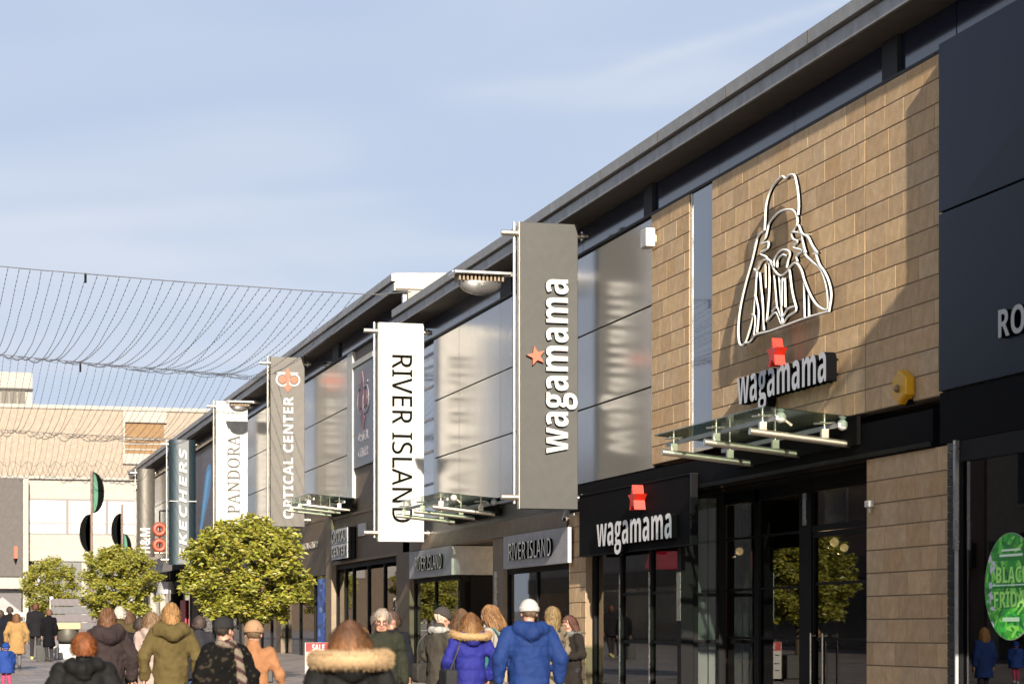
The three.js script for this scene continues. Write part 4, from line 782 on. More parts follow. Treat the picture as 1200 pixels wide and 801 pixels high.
// tapered capsule distance; s squashes the depth (z) of the section
function cap(a, b, ra, rb, s = 1) {
  const ax = a.x, ay = a.y, az = a.z / s, bx = b.x - ax, by = b.y - ay, bz = b.z / s - az, L = bx * bx + by * by + bz * bz || 1e-9;
  return (x, y, z) => { z /= s; const px = x - ax, py = y - ay, pz = z - az; let t = (px * bx + py * by + pz * bz) / L; t = t < 0 ? 0 : t > 1 ? 1 : t; const dx = px - bx * t, dy = py - by * t, dz = pz - bz * t; return (Math.sqrt(dx * dx + dy * dy + dz * dz) - (ra + (rb - ra) * t)) * (s < 1 ? .5 + .5 * s : 1); };
}
const ball = (c, rx, ry = rx, rz = rx) => { const m = Math.min(rx, ry, rz); return (x, y, z) => { const dx = (x - c.x) / rx, dy = (y - c.y) / ry, dz = (z - c.z) / rz; return (Math.sqrt(dx * dx + dy * dy + dz * dz) - 1) * m; }; };
const smin = (a, b, k) => { const h = Math.max(k - Math.abs(a - b), 0) / k; return Math.min(a, b) - h * h * k * .25; };
const union = (list, k) => (x, y, z) => { let d = 9; for (const f of list) { const q = f(x, y, z); d = d > 8 ? q : smin(d, q, k); } return d; };
// surface nets over a grid
function mesh(f, lo, hi, c) {
  const nx = Math.ceil((hi.x - lo.x) / c) + 1, ny = Math.ceil((hi.y - lo.y) / c) + 1, nz = Math.ceil((hi.z - lo.z) / c) + 1, F = new Float32Array(nx * ny * nz);
  let o = 0; for (let k = 0; k < nz; k++) for (let j = 0; j < ny; j++) for (let i = 0; i < nx; i++) F[o++] = f(lo.x + i * c, lo.y + j * c, lo.z + k * c);
  const id = new Int32Array(nx * ny * nz).fill(-1), P = [], at = (i, j, k) => (k * ny + j) * nx + i;
  for (let k = 0; k < nz - 1; k++) for (let j = 0; j < ny - 1; j++) for (let i = 0; i < nx - 1; i++) {
    let n = 0, sx = 0, sy = 0, sz = 0, mask = 0; const v = [];
    for (let q = 0; q < 8; q++) { const w = F[at(i + (q & 1), j + (q >> 1 & 1), k + (q >> 2))]; v.push(w); if (w < 0) mask |= 1 << q; }
    if (mask === 0 || mask === 255) continue;
    for (let q = 0; q < 8; q++) for (const e of [1, 2, 4]) { if (q & e) continue; const r = q | e; if ((v[q] < 0) === (v[r] < 0)) continue; const t = v[q] / (v[q] - v[r]); sx += (q & 1) + (e === 1 ? t : 0); sy += (q >> 1 & 1) + (e === 2 ? t : 0); sz += (q >> 2) + (e === 4 ? t : 0); n++; }
    id[at(i, j, k)] = P.length / 3; P.push(lo.x + (i + sx / n) * c, lo.y + (j + sy / n) * c, lo.z + (k + sz / n) * c);
  }
  const I = [], quad = (a, b, d, e, flip) => { if (a < 0 || b < 0 || d < 0 || e < 0) return; flip ? I.push(a, d, b, a, e, d) : I.push(a, b, d, a, d, e); };
  for (let k = 1; k < nz - 1; k++) for (let j = 1; j < ny - 1; j++) for (let i = 1; i < nx - 1; i++) {
    const s = F[at(i, j, k)] < 0;
    if (s !== (F[at(i + 1, j, k)] < 0)) quad(id[at(i, j - 1, k - 1)], id[at(i, j, k - 1)], id[at(i, j, k)], id[at(i, j - 1, k)], !s);
    if (s !== (F[at(i, j + 1, k)] < 0)) quad(id[at(i - 1, j, k - 1)], id[at(i - 1, j, k)], id[at(i, j, k)], id[at(i, j, k - 1)], !s);
    if (s !== (F[at(i, j, k + 1)] < 0)) quad(id[at(i - 1, j - 1, k)], id[at(i, j - 1, k)], id[at(i, j, k)], id[at(i - 1, j, k)], !s);
  }
  const g = new THREE.BufferGeometry(); g.setAttribute('position', new THREE.Float32BufferAttribute(P, 3)); g.setIndex(I); g.computeVertexNormals(); return g;
}
function paint(g, fn) { const p = g.attributes.position, c = new Float32Array(p.count * 3); for (let i = 0; i < p.count; i++) { const q = fn(p.getX(i), p.getY(i), p.getZ(i)); c.set(q, i * 3); } g.setAttribute('color', new THREE.BufferAttribute(c, 3)); return g; }
// one head, facing -z, centred between the ears
const headField = union([
  ball(v3(0, .035, .012), .076, .088, .093), ball(v3(0, -.035, -.025), .062, .075, .066), cap(v3(-.03, -.085, -.06), v3(.03, -.085, -.06), .028, .028), cap(v3(0, .012, -.086), v3(0, -.028, -.103), .009, .014),
  cap(v3(-.036, .022, -.078), v3(.036, .022, -.078), .013, .013), cap(v3(0, -.06, .01), v3(0, -.17, .03), .052, .056), ball(v3(-.045, -.018, -.062), .022), ball(v3(.045, -.018, -.062), .022), cap(v3(-.014, -.062, -.087), v3(.014, -.062, -.087), .009, .009),
], .022);
const earField = union([ball(v3(.078, -.005, .01), .012, .03, .019), ball(v3(-.078, -.005, .01), .012, .03, .019)], .005);
const sockets = [ball(v3(-.031, .004, -.093), .016, .011, .016), ball(v3(.031, .004, -.093), .016, .011, .016)];
const headAll = (x, y, z) => { let d = smin(headField(x, y, z), earField(x, y, z), .008); for (const s of sockets) d = Math.max(d, -s(x, y, z) - .003); return d; };
const skinTone = [.27, .145, .10];
const HEAD = paint(mesh(headAll, v3(-.11, -.19, -.14), v3(.11, .14, .13), .0055), (x, y, z) => {
  let c = [...skinTone];
  if (z < -.07 && Math.abs(x) < .026 && Math.abs(y + .062) < .010) c = [.2, .075, .06];
  if (z < -.06 && Math.abs(Math.abs(x) - .032) < .02 && Math.abs(y - .026) < .006) c = [.07, .045, .028];
  if (z < -.07 && Math.hypot(Math.abs(x) - .031, (y - .004) * 1.3) < .011) c = [.05, .035, .03];
  if (z < -.04 && Math.hypot(Math.abs(x) - .045, y + .025) < .025) c = [.28, .125, .09];
  return c;
});
// one relaxed right hand: wrist at the origin, fingers towards -y, thumb towards -z, palm towards -x
const HAND = (() => {
  const L = []; const fz = [-.030, -.010, .010, .028], fl = [.072, .080, .075, .058];
  const palm = []; for (let i = 0; i < 4; i++) palm.push(cap(v3(0, -.004, fz[i] * .55), v3(.004, -.082 + Math.abs(i - 1) * .004, fz[i]), .0135, .0105));
  L.push(union(palm, .014));
  for (let i = 0; i < 4; i++) { let p = v3(.004, -.082 + Math.abs(i - 1) * .004, fz[i]), a = .25 + .05 * i; for (const k of [.46, .31, .23]) { const q = p.clone().add(v3(-Math.sin(a), -Math.cos(a), fz[i] * .25).multiplyScalar(fl[i] * k)); L.push(cap(p, q, .0088 - .001 * (1 - k), .0080)); p = q; a += .38; } }
  L.push(cap(v3(-.004, -.018, -.016), v3(-.016, -.048, -.046), .0135, .0105)); L.push(cap(v3(-.016, -.048, -.046), v3(-.022, -.078, -.052), .0098, .008));
  const f = union(L, .004);
  const g = mesh(f, v3(-.075, -.19, -.075), v3(.03, .022, .055), .0038); return paint(g, () => skinTone);
})();
const HAND_L = (() => { const g = HAND.clone().scale(-1, 1, 1), i = g.index.array; for (let k = 0; k < i.length; k += 3) { const t = i[k]; i[k] = i[k + 1]; i[k + 1] = t; } g.computeVertexNormals(); return g; })();
const skinMat = std({ vertexColors: true, roughness: .6 });
const cloth = (r = .9) => new THREE.MeshPhysicalMaterial({ vertexColors: true, roughness: r, specularIntensity: r < .85 ? .35 : .15 });
const clothMat = cloth(), shinyCloth = cloth(.78), hairMat = new THREE.MeshPhysicalMaterial({ vertexColors: true, roughness: .7, specularIntensity: .5 });
const tuft = (pts, dir, n, len, wd, spread, col) => { // fur or loose hair as thin tapering blades
  const pos = [], nor = [], cl = [];
  for (let i = 0; i < n; i++) {
    const k = rnd() * (pts.length - 1), a = Math.floor(k), p = pts[a].clone().lerp(pts[Math.min(a + 1, pts.length - 1)], k - a);
    const o = v3(rr(-1, 1), rr(-1, 1), rr(-1, 1)).normalize(), base = p.clone().addScaledVector(o, spread * rr(.6, 1)), tip = base.clone().addScaledVector(o.clone().addScaledVector(dir, .9).normalize(), len * rr(.5, 1.1)), sd = v3(rr(-1, 1), rr(-1, 1), rr(-1, 1)).cross(o).normalize().multiplyScalar(wd);
    const q = [base.clone().add(sd), base.clone().sub(sd), tip], c = rr(.7, 1.2), w = [1, 1, 1];
    for (const s of q) { pos.push(s.x, s.y, s.z); nor.push(o.x, o.y, o.z); cl.push(col[0] * c * w[0], col[1] * c * w[1], col[2] * c * w[2]); }
  }
  const g = new THREE.BufferGeometry(); g.setAttribute('position', new THREE.Float32BufferAttribute(pos, 3)); g.setAttribute('normal', new THREE.Float32BufferAttribute(nor, 3)); g.setAttribute('color', new THREE.Float32BufferAttribute(cl, 3)); g.computeVertexNormals(); return g;
};
const furMat = std({ vertexColors: true, roughness: .9, side: THREE.DoubleSide });
const fine = F => Math.max(.013, Math.min(.03, F * .00045));
// places a person where the photograph shows it: column u, forward distance F, top of the head or hat at row v
function person(label, u, F, top, o) {
  const x = (u + 97) * CS * F / 2570, d = (F - x * SN) / CS, g = ground(d), H = EYE + (737 - top) * F / 2570 - g;
  const t = thing('person', label, 'person', x, g, d); t.rotation.y = (o.yaw ?? 0);
  const add = (name, geo, mat, parent = t) => { const m = new THREE.Mesh(geo, mat); m.name = name; m.castShadow = m.receiveShadow = true; parent.add(m); return m; };
  const topAdd = o.hat ? .03 : .022, s = (H - topAdd) / 1.745, hs = .5 + .5 * s, c = o.cell ?? fine(F), w = o.width ?? 1, lean = o.lean ?? 0;
  const J = (a, b, e = 0) => v3(a * s, b * s, e * s - lean * Math.max(0, b - .9) * s);
  // joints
  const hip = [J(-.09, .93), J(.09, .93)], ph = o.walk ?? .5, st = o.stride ?? .22;
  const knee = [J(-.095, .51, -st * .5 * ph - .03), J(.095, .51, st * .5 * ph - .03)], ank = [J(-.095, .09 + (ph < 0 ? .04 : 0), -st * ph + .03), J(.095, .09 + (ph > 0 ? .05 : 0), st * ph + .05)];
  const sh = [J(-.185 * w, 1.425), J(.185 * w, 1.425)];
  const arm = o.arms ?? [[-.05, -.28, .04, -.01, -.25, -.06], [.05, -.28, .04, .01, -.25, -.06]];
  const elb = [0, 1].map(i => sh[i].clone().add(v3(arm[i][0], arm[i][1], arm[i][2]).multiplyScalar(s))), wri = [0, 1].map(i => elb[i].clone().add(v3(arm[i][3], arm[i][4], arm[i][5]).multiplyScalar(s)));
  const neck = J(0, 1.48, .005), tilt = o.tilt ?? 0, turn = o.turn ?? 0;
  const headC = J(0, 1.64, -.015 - tilt * .09), hm = new THREE.Matrix4().compose(headC, new THREE.Quaternion().setFromEuler(new THREE.Euler(-tilt, turn, 0, 'YXZ')), v3(hs, hs, hs));
  // the body, one surface, head and hands with grids of their own
  const bf = union([cap(J(0, 1.0), J(0, 1.32), .105 * s, .12 * s, .7), cap(sh[0], sh[1], .05 * s, .05 * s), cap(neck, headC.clone().add(v3(0, -.06, .02)), .05 * s, .048 * s), ...[0, 1].flatMap(i => [cap(hip[i], knee[i], .07 * s, .045 * s), cap(knee[i], ank[i], .045 * s, .035 * s), cap(ank[i].clone().add(v3(0, -.05 * s, .03 * s)), ank[i].clone().add(v3(0, -.06 * s, -.13 * s)), .035 * s, .03 * s), cap(sh[i], elb[i], .042 * s, .034 * s), cap(elb[i], wri[i], .034 * s, .024 * s)])], .04);
  const parts = [paint(mesh(bf, v3(-.75, -.05, -.75), v3(.75, H - .12, .75), Math.max(c * 1.35, .02)), () => skinTone), HEAD.clone().applyMatrix4(hm)];
  for (const i of [0, 1]) if (!o.noHands) { const dir = wri[i].clone().sub(elb[i]).normalize(), q = new THREE.Quaternion().setFromUnitVectors(v3(0, -1, 0), dir); parts.push((i ? HAND : HAND_L).clone().applyMatrix4(new THREE.Matrix4().compose(wri[i].clone().addScaledVector(dir, .005), q, v3(hs, hs, hs)))); }
  add('body', mergeGeometries(parts.map(p => { const n = p.index ? p.toNonIndexed() : p; n.deleteAttribute('uv'); return n; })), skinMat);
  // trousers and shoes
  const pc = o.trousers ?? [.02, .02, .025];
  const pf = union([cap(J(-.06, .95), J(.06, .95), .115 * s, .115 * s, .85), ...[0, 1].flatMap(i => [cap(hip[i], knee[i], .092 * s, .07 * s), cap(knee[i], ank[i].clone().add(v3(0, .03, 0)), .068 * s, .058 * s)])], .03);
  add('trousers', paint(mesh((X1, Y1, Z1) => pf(X1, Y1, Z1) + .006 * pn.noise(X1 * 16, Y1 * 9, Z1 * 16), v3(-.45, .05, -.6), v3(.45, 1.12 * s, .6), c * 1.3), () => pc), clothMat);
  for (const i of [0, 1]) { const a = ank[i].clone(); const sf = union([cap(a.clone().add(v3(0, -.045 * s, .04 * s)), a.clone().add(v3(0, -.055 * s, -.14 * s)), .048 * s, .042 * s), cap(a, a.clone().add(v3(0, -.05 * s, 0)), .05 * s, .05 * s)], .02), soleY = Math.max(.0, a.y - .092 * s); add('shoe', paint(mesh((X1, Y1, Z1) => Math.max(sf(X1, Y1, Z1), soleY - Y1), a.clone().add(v3(-.1, -.14, -.26)), a.clone().add(v3(.1, .1, .13)), .014), () => o.shoes ?? [.03, .025, .02]), shinyCloth); }
  // coat
  const k = o.coat, p = k.puff ?? 0, hem = k.hem * s, fl = k.flare ?? .03;
  const cl = [cap(sh[0].clone().add(v3(.03 * s, -.02 * s, 0)), sh[1].clone().add(v3(-.03 * s, -.02 * s, 0)), (.07 + p * .6) * s, (.07 + p * .6) * s), cap(J(-.04, 1.3), J(.04, 1.3), (.145 + p) * s * w, (.145 + p) * s * w, .78), cap(J(0, 1.3), J(0, 1.02), (.165 + p) * s * w, (.155 + p + (k.waist ?? 0)) * s * w, .78), cap(J(0, 1.02), J(0, Math.min(hem / s, .9) - .02), (.155 + p + (k.waist ?? 0)) * s * w, (.18 + p + fl) * s * w, .8)];
  const sl = k.sleeve ?? .93, sleeves = [0, 1].flatMap(i => [cap(sh[i], elb[i], (.066 + p * .75) * s, (.058 + p * .7) * s), cap(elb[i], elb[i].clone().lerp(wri[i], sl), (.058 + p * .7) * s, (.047 + p * .5) * s)]);
  const collar = k.collar === false ? [] : [cap(J(0, 1.45, .01), J(0, 1.515 + (k.collarUp ?? 0), .005), (.078 + p * .4) * s, (.074 + (k.collarUp ?? 0) * .3) * s)];
  const cape = k.cape ? [cap(J(-.13, 1.35), J(-.20, .98), .16 * s, .20 * s, .75), cap(J(.13, 1.35), J(.20, .98), .16 * s, .20 * s, .75)] : [];
  const body = union([...cl, ...collar, ...cape], .05), arms = union(sleeves, .03);
  const hood = k.hood ? union([cap(J(-.115, 1.475, .09), J(0, 1.43, .155), (.052 + k.hood) * s, (.065 + k.hood) * s), cap(J(.115, 1.475, .09), J(0, 1.43, .155), (.052 + k.hood) * s, (.065 + k.hood) * s), cap(J(-.12, 1.485, .08), J(-.07, 1.46, -.09), (.045 + k.hood) * s, .04 * s), cap(J(.12, 1.485, .08), J(.07, 1.46, -.09), (.045 + k.hood) * s, .04 * s)], .05) : null;
  const q = k.quilt, ns = 5 + 7 * rnd();
  const cf = (X1, Y1, Z1) => {
    let dd = smin(body(X1, Y1, Z1), arms(X1, Y1, Z1), .025); if (hood) dd = smin(dd, hood(X1, Y1, Z1), .012);
    if (dd > .06 || dd < -.08) return Math.max(dd, hem - Y1);
    let n = .015 * pn.noise(X1 * 7 + ns, Y1 * 5, Z1 * 7) - .020 * Math.max(0, .30 - Math.abs(pn.noise(X1 * 5 + ns, Y1 * 8 + X1 * 3, Z1 * 5 - ns)) * 2.2) + .004 - .006 * Math.exp(-Math.pow(X1 / .009, 2)) * (k.puff && !k.cape ? 1 : 0) + .009 * pn.noise(X1 * 17, Y1 * 13 + ns, Z1 * 17) + .004 * pn.noise(X1 * 45, Y1 * 45, Z1 * 45);
    if (q) n += -.011 * Math.sqrt(Math.abs(Math.sin((Y1 + .012 * pn.noise(X1 * 9, Y1 * 3, Z1 * 9)) * Math.PI / q))) + .006;
    if (k.belt) n += .014 * Math.exp(-Math.pow((Y1 / s - 1.04) / .022, 2));
    return Math.max(dd + n * (k.fold ?? 1), hem - Y1, Y1 - (k.collarUp ? 1.62 : 1.56) * s);
  };
  const wide = .72 * s + .1, cg = paint(mesh(cf, v3(-wide, hem - .05, -.65), v3(wide, 1.66 * s, .5), c), (X1, Y1, Z1) => { const e = 1 + .16 * pn.noise(X1 * 24, Y1 * 24, Z1 * 24) + .12 * pn.noise(X1 * 4 + ns, Y1 * 4, Z1 * 4); if (k.print) { const z = k.print(X1, Y1, Z1, e); if (z) return z; } return k.color.map(a => a * e); });
  add('coat', cg, k.shiny ? shinyCloth : clothMat);
  if (k.fur) { // fur round the edge of the hood lying on the back
    const path = []; for (let i = 0; i <= 24; i++) { const a = Math.PI * (i / 24) * 1.24 - .12 * Math.PI; path.push(J(Math.cos(a) * .185 * (k.furW ?? 1), 1.505 - (k.furDip ?? .03) * Math.sin(a) + (k.furY ?? 0), .02 + Math.sin(a) * (k.furZ ?? .215))); }
    const tube = new THREE.TubeGeometry(new THREE.CatmullRomCurve3(path), 40, (k.furR ?? .05) * s, 9); tube.deleteAttribute('uv'); paint(tube, () => k.fur);
    const blades = tuft(path, v3(0, -.3, .35), k.furN ?? 1600, k.furL ?? .04, .003 * (k.furT ?? 1), (k.furR ?? .05) * s * .9, k.fur);
    add('fur_trim', mergeGeometries([tube.toNonIndexed(), blades]), furMat);
  }
  // hair and hats sit on the head
  const headPart = (name, f, lo, hi, cc, colf, mat) => add(name, paint(mesh(f, lo, hi, cc), colf).applyMatrix4(hm), mat);
  const hcol = o.hair?.color ?? [.05, .03, .02], style = o.hair?.style, hc = Math.max(.007, c * .55);
  if (style && style !== 'none') {
    const base = ball(v3(0, .036, .018), .083, .092, .101), faceCut = ball(v3(0, -.045, -.115), .075, .115, .085), L = [base];
    const long = o.hair.long ?? .25, back = o.hair.back ?? 0, spr = o.hair.spread ?? 1;
    if (style === 'long') for (const i of [-1, 1]) L.push(cap(v3(i * .045, .02, .05), v3(i * (.06 + .08 * long) * spr, -long, .085 + back), .045, .046 * spr), cap(v3(i * .066, .0, .02), v3(i * (.078 + .16 * long) * spr, -long * .92, .03 + back * .6), .026, .034 * spr)), L.push(cap(v3(0, .02, .07), v3(0, -long, .10 + back), .06, .07));
    if (style === 'bun') L.push(ball(v3(0, .10, .10), .045)), L.push(ball(v3(0, .02, .03), .088, .1, .1));
    if (style === 'bob') for (const i of [-1, 1]) L.push(cap(v3(i * .06, .02, .03), v3(i * .075, -.10, .03), .05, .05)), L.push(cap(v3(0, 0, .06), v3(0, -.10, .075), .06, .05));
    if (style === 'tail') L.push(cap(v3(0, .04, .11), v3(0, -.2, .15), .03, .02));
    const hu = union(L, .04), cutY = style === 'short' || style === 'tail' || style === 'bun' ? -.075 : -9;
    headPart('hair', (X1, Y1, Z1) => { const a = Math.atan2(X1, Z1 + .02); return Math.max(hu(X1, Y1, Z1) + .010 * pn.noise(a * 5 + ns, Y1 * 9, ns) + .008 * pn.noise(a * 11, Y1 * 6, ns) + .004 * pn.noise(a * 24, Y1 * 9, ns) + .003 * pn.noise(X1 * 60, Y1 * 14, Z1 * 60), -faceCut(X1, Y1, Z1) - .0, cutY - Y1); }, v3(-.22, -.12 - (style === 'long' ? long + .02 : 0), -.14), v3(.22, .17, .28 + back), hc,
      (X1, Y1, Z1) => { const a = Math.atan2(X1, Z1 + .02), e = 1 + .5 * pn.noise(a * 14, Y1 * 4, ns) + .3 * pn.noise(a * 34, Y1 * 6, ns), m = o.hair.tips ? sm(.05, -long * .8, Y1) : 0; return hcol.map((h, i) => Math.max(.004, (h + ((o.hair.tips?.[i] ?? 0) - h) * m) * e)); }, hairMat);
    const nStr = o.hair.strands ?? (style === 'short' ? (o.hat ? 0 : 420) : 620), sLen = style === 'long' ? long : style === 'bob' ? .13 : .05, thick = o.hair.strands ? 1 : 1.7;
    if (nStr) { const path = []; for (let i = 0; i <= 14; i++) { const a = (i / 14 - .5) * 3.4; path.push(v3(Math.sin(a) * .085, -.02, .02 + Math.cos(a) * .08).applyMatrix4(hm)); }
      const pos = [], nor = [], cc = []; for (let i = 0; i < nStr; i++) { const a = rr(-2.0, 2.0), el = Math.asin(rr(-.1, 1)), hr = style === 'long' ? 1 : .945, p0 = v3(Math.sin(a) * .091 * hr * Math.cos(el), .036 + .101 * hr * Math.sin(el), .018 + Math.cos(a) * .109 * hr * Math.cos(el)), r1 = rr(.92, 1.2), y1 = rr(-sLen - (style === 'short' ? .02 : .07), -.03), fr = style === 'long' ? r1 : .86 + .14 * rnd(), p1 = v3(Math.sin(a) * (style === 'long' ? .095 + .06 * rnd() : .085 + .018 * rnd()) * fr, y1, .02 + back + Math.cos(a) * (style === 'long' ? .128 : .108) * fr), wv = rr(.0012, .0026) * thick, tx = Math.cos(a) * wv, tz = -Math.sin(a) * wv, n = v3(Math.sin(a), .2, Math.cos(a)), e = rr(.45, 1.8), b = rr(-.03, .03); let last = null; for (let s2 = 0; s2 <= 6; s2++) { const m = s2 / 6, q1 = p0.clone().lerp(p1, m).add(v3(Math.sin(a) * .014 * Math.sin(m * 3), 0, Math.cos(a) * .014 * Math.sin(m * 3)).add(v3(b * Math.sin(m * 6), 0, 0))), cur = [v3(q1.x - tx, q1.y, q1.z - tz), v3(q1.x + tx, q1.y, q1.z + tz)]; if (last) for (const z of [last[0], last[1], cur[1], last[0], cur[1], cur[0]]) { pos.push(z.x, z.y, z.z); nor.push(n.x, n.y, n.z); const mm = o.hair.tips ? sm(.05, -long * .8, q1.y) : 0; cc.push(...hcol.map((h, i2) => (h + ((o.hair.tips?.[i2] ?? 0) - h) * mm) * e)); } last = cur; } }
      const g1 = new THREE.BufferGeometry(); g1.setAttribute('position', new THREE.Float32BufferAttribute(pos, 3)); g1.setAttribute('normal', new THREE.Float32BufferAttribute(nor, 3)); g1.setAttribute('color', new THREE.Float32BufferAttribute(cc, 3)); g1.computeVertexNormals(); add('loose_hair', g1.applyMatrix4(hm), new THREE.MeshPhysicalMaterial({ vertexColors: true, roughness: .65, specularIntensity: .5, side: THREE.DoubleSide })); }
  }
  if (o.hat) {
    const e = ball(v3(0, .05, .015), .098, .102, .112), kc = o.hat.color;
    if (o.hat.kind === 'beanie') headPart('hat', (X1, Y1, Z1) => { const roll = Math.abs(Y1 - .035) < .03 ? -.008 : 0; return Math.max(e(X1, Y1, Z1) + roll + .002 * Math.sin(Math.atan2(X1, Z1) * 36), .008 - Y1 + Z1 * .12); }, v3(-.14, -.03, -.15), v3(.14, .18, .16), hc, (X1, Y1) => kc.map(a => a * (1 + .1 * pn.noise(X1 * 40, Y1 * 40, 3))), clothMat);
    if (o.hat.kind === 'cap') { const vis = cap(v3(-.04, .035, -.13), v3(.04, .035, -.13), .05, .05); headPart('hat', (X1, Y1, Z1) => Math.min(Math.max(e(X1, Y1, Z1), .03 - Y1), Math.max(vis(X1, Y1, Z1), Math.abs(Y1 - .035 + .3 * (Z1 + .1)) - .006)), v3(-.14, -.02, -.2), v3(.14, .18, .16), hc, () => kc, clothMat); }
    if (o.hat.badge) add('badge', new THREE.SphereGeometry(.014, 10, 8).scale(1, 1, .4).translate(.045, .055, .118).applyMatrix4(hm), std({ color: lin(.03, .02, .02), roughness: .5 }));
  }
  if (o.scarf) { const sc = union([cap(J(-.07, 1.49, -.05), J(-.075, 1.5, .06), .045 * s, .045 * s), cap(J(.07, 1.49, -.05), J(.075, 1.5, .06), .045 * s, .045 * s), cap(J(-.06, 1.5, .08), J(.06, 1.5, .08), .045 * s, .045 * s), cap(J(-.06, 1.47, -.08), J(.06, 1.47, -.08), .045 * s, .045 * s), ...(o.scarf.tail ? [cap(J(.1, 1.42, .17), J(o.scarf.tail[0], o.scarf.tail[1], .23), .045 * s, .06 * s, .5)] : [])], .03); add('scarf', paint(mesh((X1, Y1, Z1) => sc(X1, Y1, Z1) + .01 * pn.noise(X1 * 20, Y1 * 20, Z1 * 20), v3(-.4, .75 * s, -.3), v3(.45, 1.62 * s, .38), Math.max(.011, c * .8)), (X1, Y1, Z1) => { const e = 1 + .2 * pn.noise(X1 * 30, Y1 * 30, Z1 * 30); return (o.scarf.stripe && Math.sin((Y1 + X1 * .6) * 60) > .3 ? o.scarf.stripe : o.scarf.color).map(a => a * e); }), clothMat); }
  if (o.glasses) { const gm = std({ color: lin(.02, .02, .02), roughness: .4 }); add('glasses', mergeGeometries([-1, 1].flatMap(i => [new THREE.TorusGeometry(.02, .003, 6, 18).translate(i * .031, .004, -.108), new THREE.CylinderGeometry(.0022, .0022, .1, 5).rotateX(Math.PI / 2).translate(i * .075, .008, -.06)])).applyMatrix4(hm), gm); }
  for (const b of o.bags ?? []) b(t, { J, s, sh, elb, wri, add });
  return t;
}
// a bag hanging from a hand: soft body, two handles
const handBag = (i, w, h, dp, color, stripe) => (t, { wri, add, elb }) => {
  const dir = wri[i].clone().sub(elb[i]).normalize(), c0 = wri[i].clone().addScaledVector(dir, .09), y1 = c0.y - .2;
  const f = ball(v3(c0.x, y1 - h / 2, c0.z), w / 2 * 1.25, h / 2 * 1.25, dp), bx = (X1, Y1, Z1) => Math.max(Math.abs(X1 - c0.x) - w / 2, Math.abs(Y1 - y1 + h / 2) - h / 2, f(X1, Y1, Z1)) + .006 * pn.noise(X1 * 14, Y1 * 14, Z1 * 14);
  const m = add('bag', paint(mesh(bx, v3(c0.x - w / 2 - .04, y1 - h - .04, c0.z - dp - .06), v3(c0.x + w / 2 + .04, y1 + .04, c0.z + dp + .06), .016), (X1, Y1) => stripe && Math.abs(Y1 - y1 + h * .55) < h * .16 ? stripe : color), clothMat);
  add('bag_handle', new THREE.TorusGeometry(w * .28, .008, 6, 18, Math.PI).scale(1, .2 / (w * .28), 1).translate(c0.x, y1, c0.z), std({ color: lin(...color.map(a => a * .7)), roughness: .8 }), m);
};
const shoulderBag = (i, y, color, w = .28, h = .24) => (t, { J, s, sh, add }) => {
  const sx = i ? 1 : -1, c0 = J(sx * .30, y, .04);
  const bx = (X1, Y1, Z1) => { const dx = Math.abs(X1 - c0.x) - .06, dy = Math.abs(Y1 - c0.y) - h / 2, dz = Math.abs(Z1 - c0.z) - w / 2; return Math.max(dx, dy, dz) + .35 * Math.max(0, .03 + Math.min(dy, dz)) - .01 + .006 * pn.noise(X1 * 15, Y1 * 15, Z1 * 15); };
  const m = add('bag', paint(mesh(bx, v3(c0.x - .12, c0.y - h / 2 - .05, c0.z - w / 2 - .05), v3(c0.x + .12, c0.y + h / 2 + .05, c0.z + w / 2 + .05), .015), () => color), shinyCloth);
  const pts = [c0.clone().add(v3(0, h / 2, -.08)), J(sx * .25, 1.3, -.13), J(sx * .13, 1.5, 0), J(sx * .2, 1.35, .17), c0.clone().add(v3(0, h / 2, .08))];
  add('strap', new THREE.TubeGeometry(new THREE.CatmullRomCurve3(pts), 24, .011, 6), std({ color: lin(...color), roughness: .7 }), m);
};
const HANG = [[-.06, -.27, .04, -.03, -.25, -.05], [.06, -.27, .04, .03, -.25, -.05]], POCKET = [[-.13, -.25, .08, .05, -.22, -.12], [.13, -.25, .08, -.05, -.22, -.12]], FRONT = [[-.07, -.27, .02, .10, -.02, -.23], [.07, -.27, .02, -.10, -.02, -.23]], WIDE = [[-.12, -.26, .05, .0, -.25, -.05], [.12, -.26, .05, .0, -.25, -.05]];
seed = 4242;
person('person in royal blue padded jacket, white beanie and pale trousers, seen from behind', 620, 22, 703, { width: 1.12, yaw: -.08, walk: .5, arms: WIDE, coat: { color: [.0045, .017, .080], hem: .82, puff: .035, flare: .0, hood: .022, fold: 1.0, shiny: true, quilt: .3 }, trousers: [.19, .18, .17], hair: { style: 'short', color: [.09, .06, .04] }, hat: { kind: 'beanie', color: [.27, .265, .255] } });
person('person in bright blue short padded coat with tan fur hood trim, seen from behind', 551, 24, 718, { yaw: .05, walk: -.5, arms: POCKET, coat: { color: [.010, .012, .115], hem: .80, puff: .028, flare: .0, hood: .01, quilt: .13, fur: [.26, .165, .075], furW: 1.25, furN: 5200, furR: .045, furT: 1.0, furL: .03, shiny: true }, trousers: [.03, .028, .03], hair: { style: 'long', color: [.075, .034, .012], tips: [.11, .055, .02], long: .12 }, bags: [shoulderBag(0, .92, [.012, .012, .014])] });
person('person with grey beanie and grey tweed coat looking down at a phone, facing right', 515, 25, 712, { yaw: -1.15, walk: .1, stride: .1, tilt: .38, arms: FRONT, coat: { color: [.034, .030, .025], hem: .55, puff: .012, flare: .05, collarUp: .02 }, scarf: { color: [.22, .215, .205] }, hair: { style: 'short', color: [.3, .25, .2] }, hat: { kind: 'beanie', color: [.034, .030, .029] }, bags: [shoulderBag(0, .95, [.02, .018, .016], .24, .2)] });
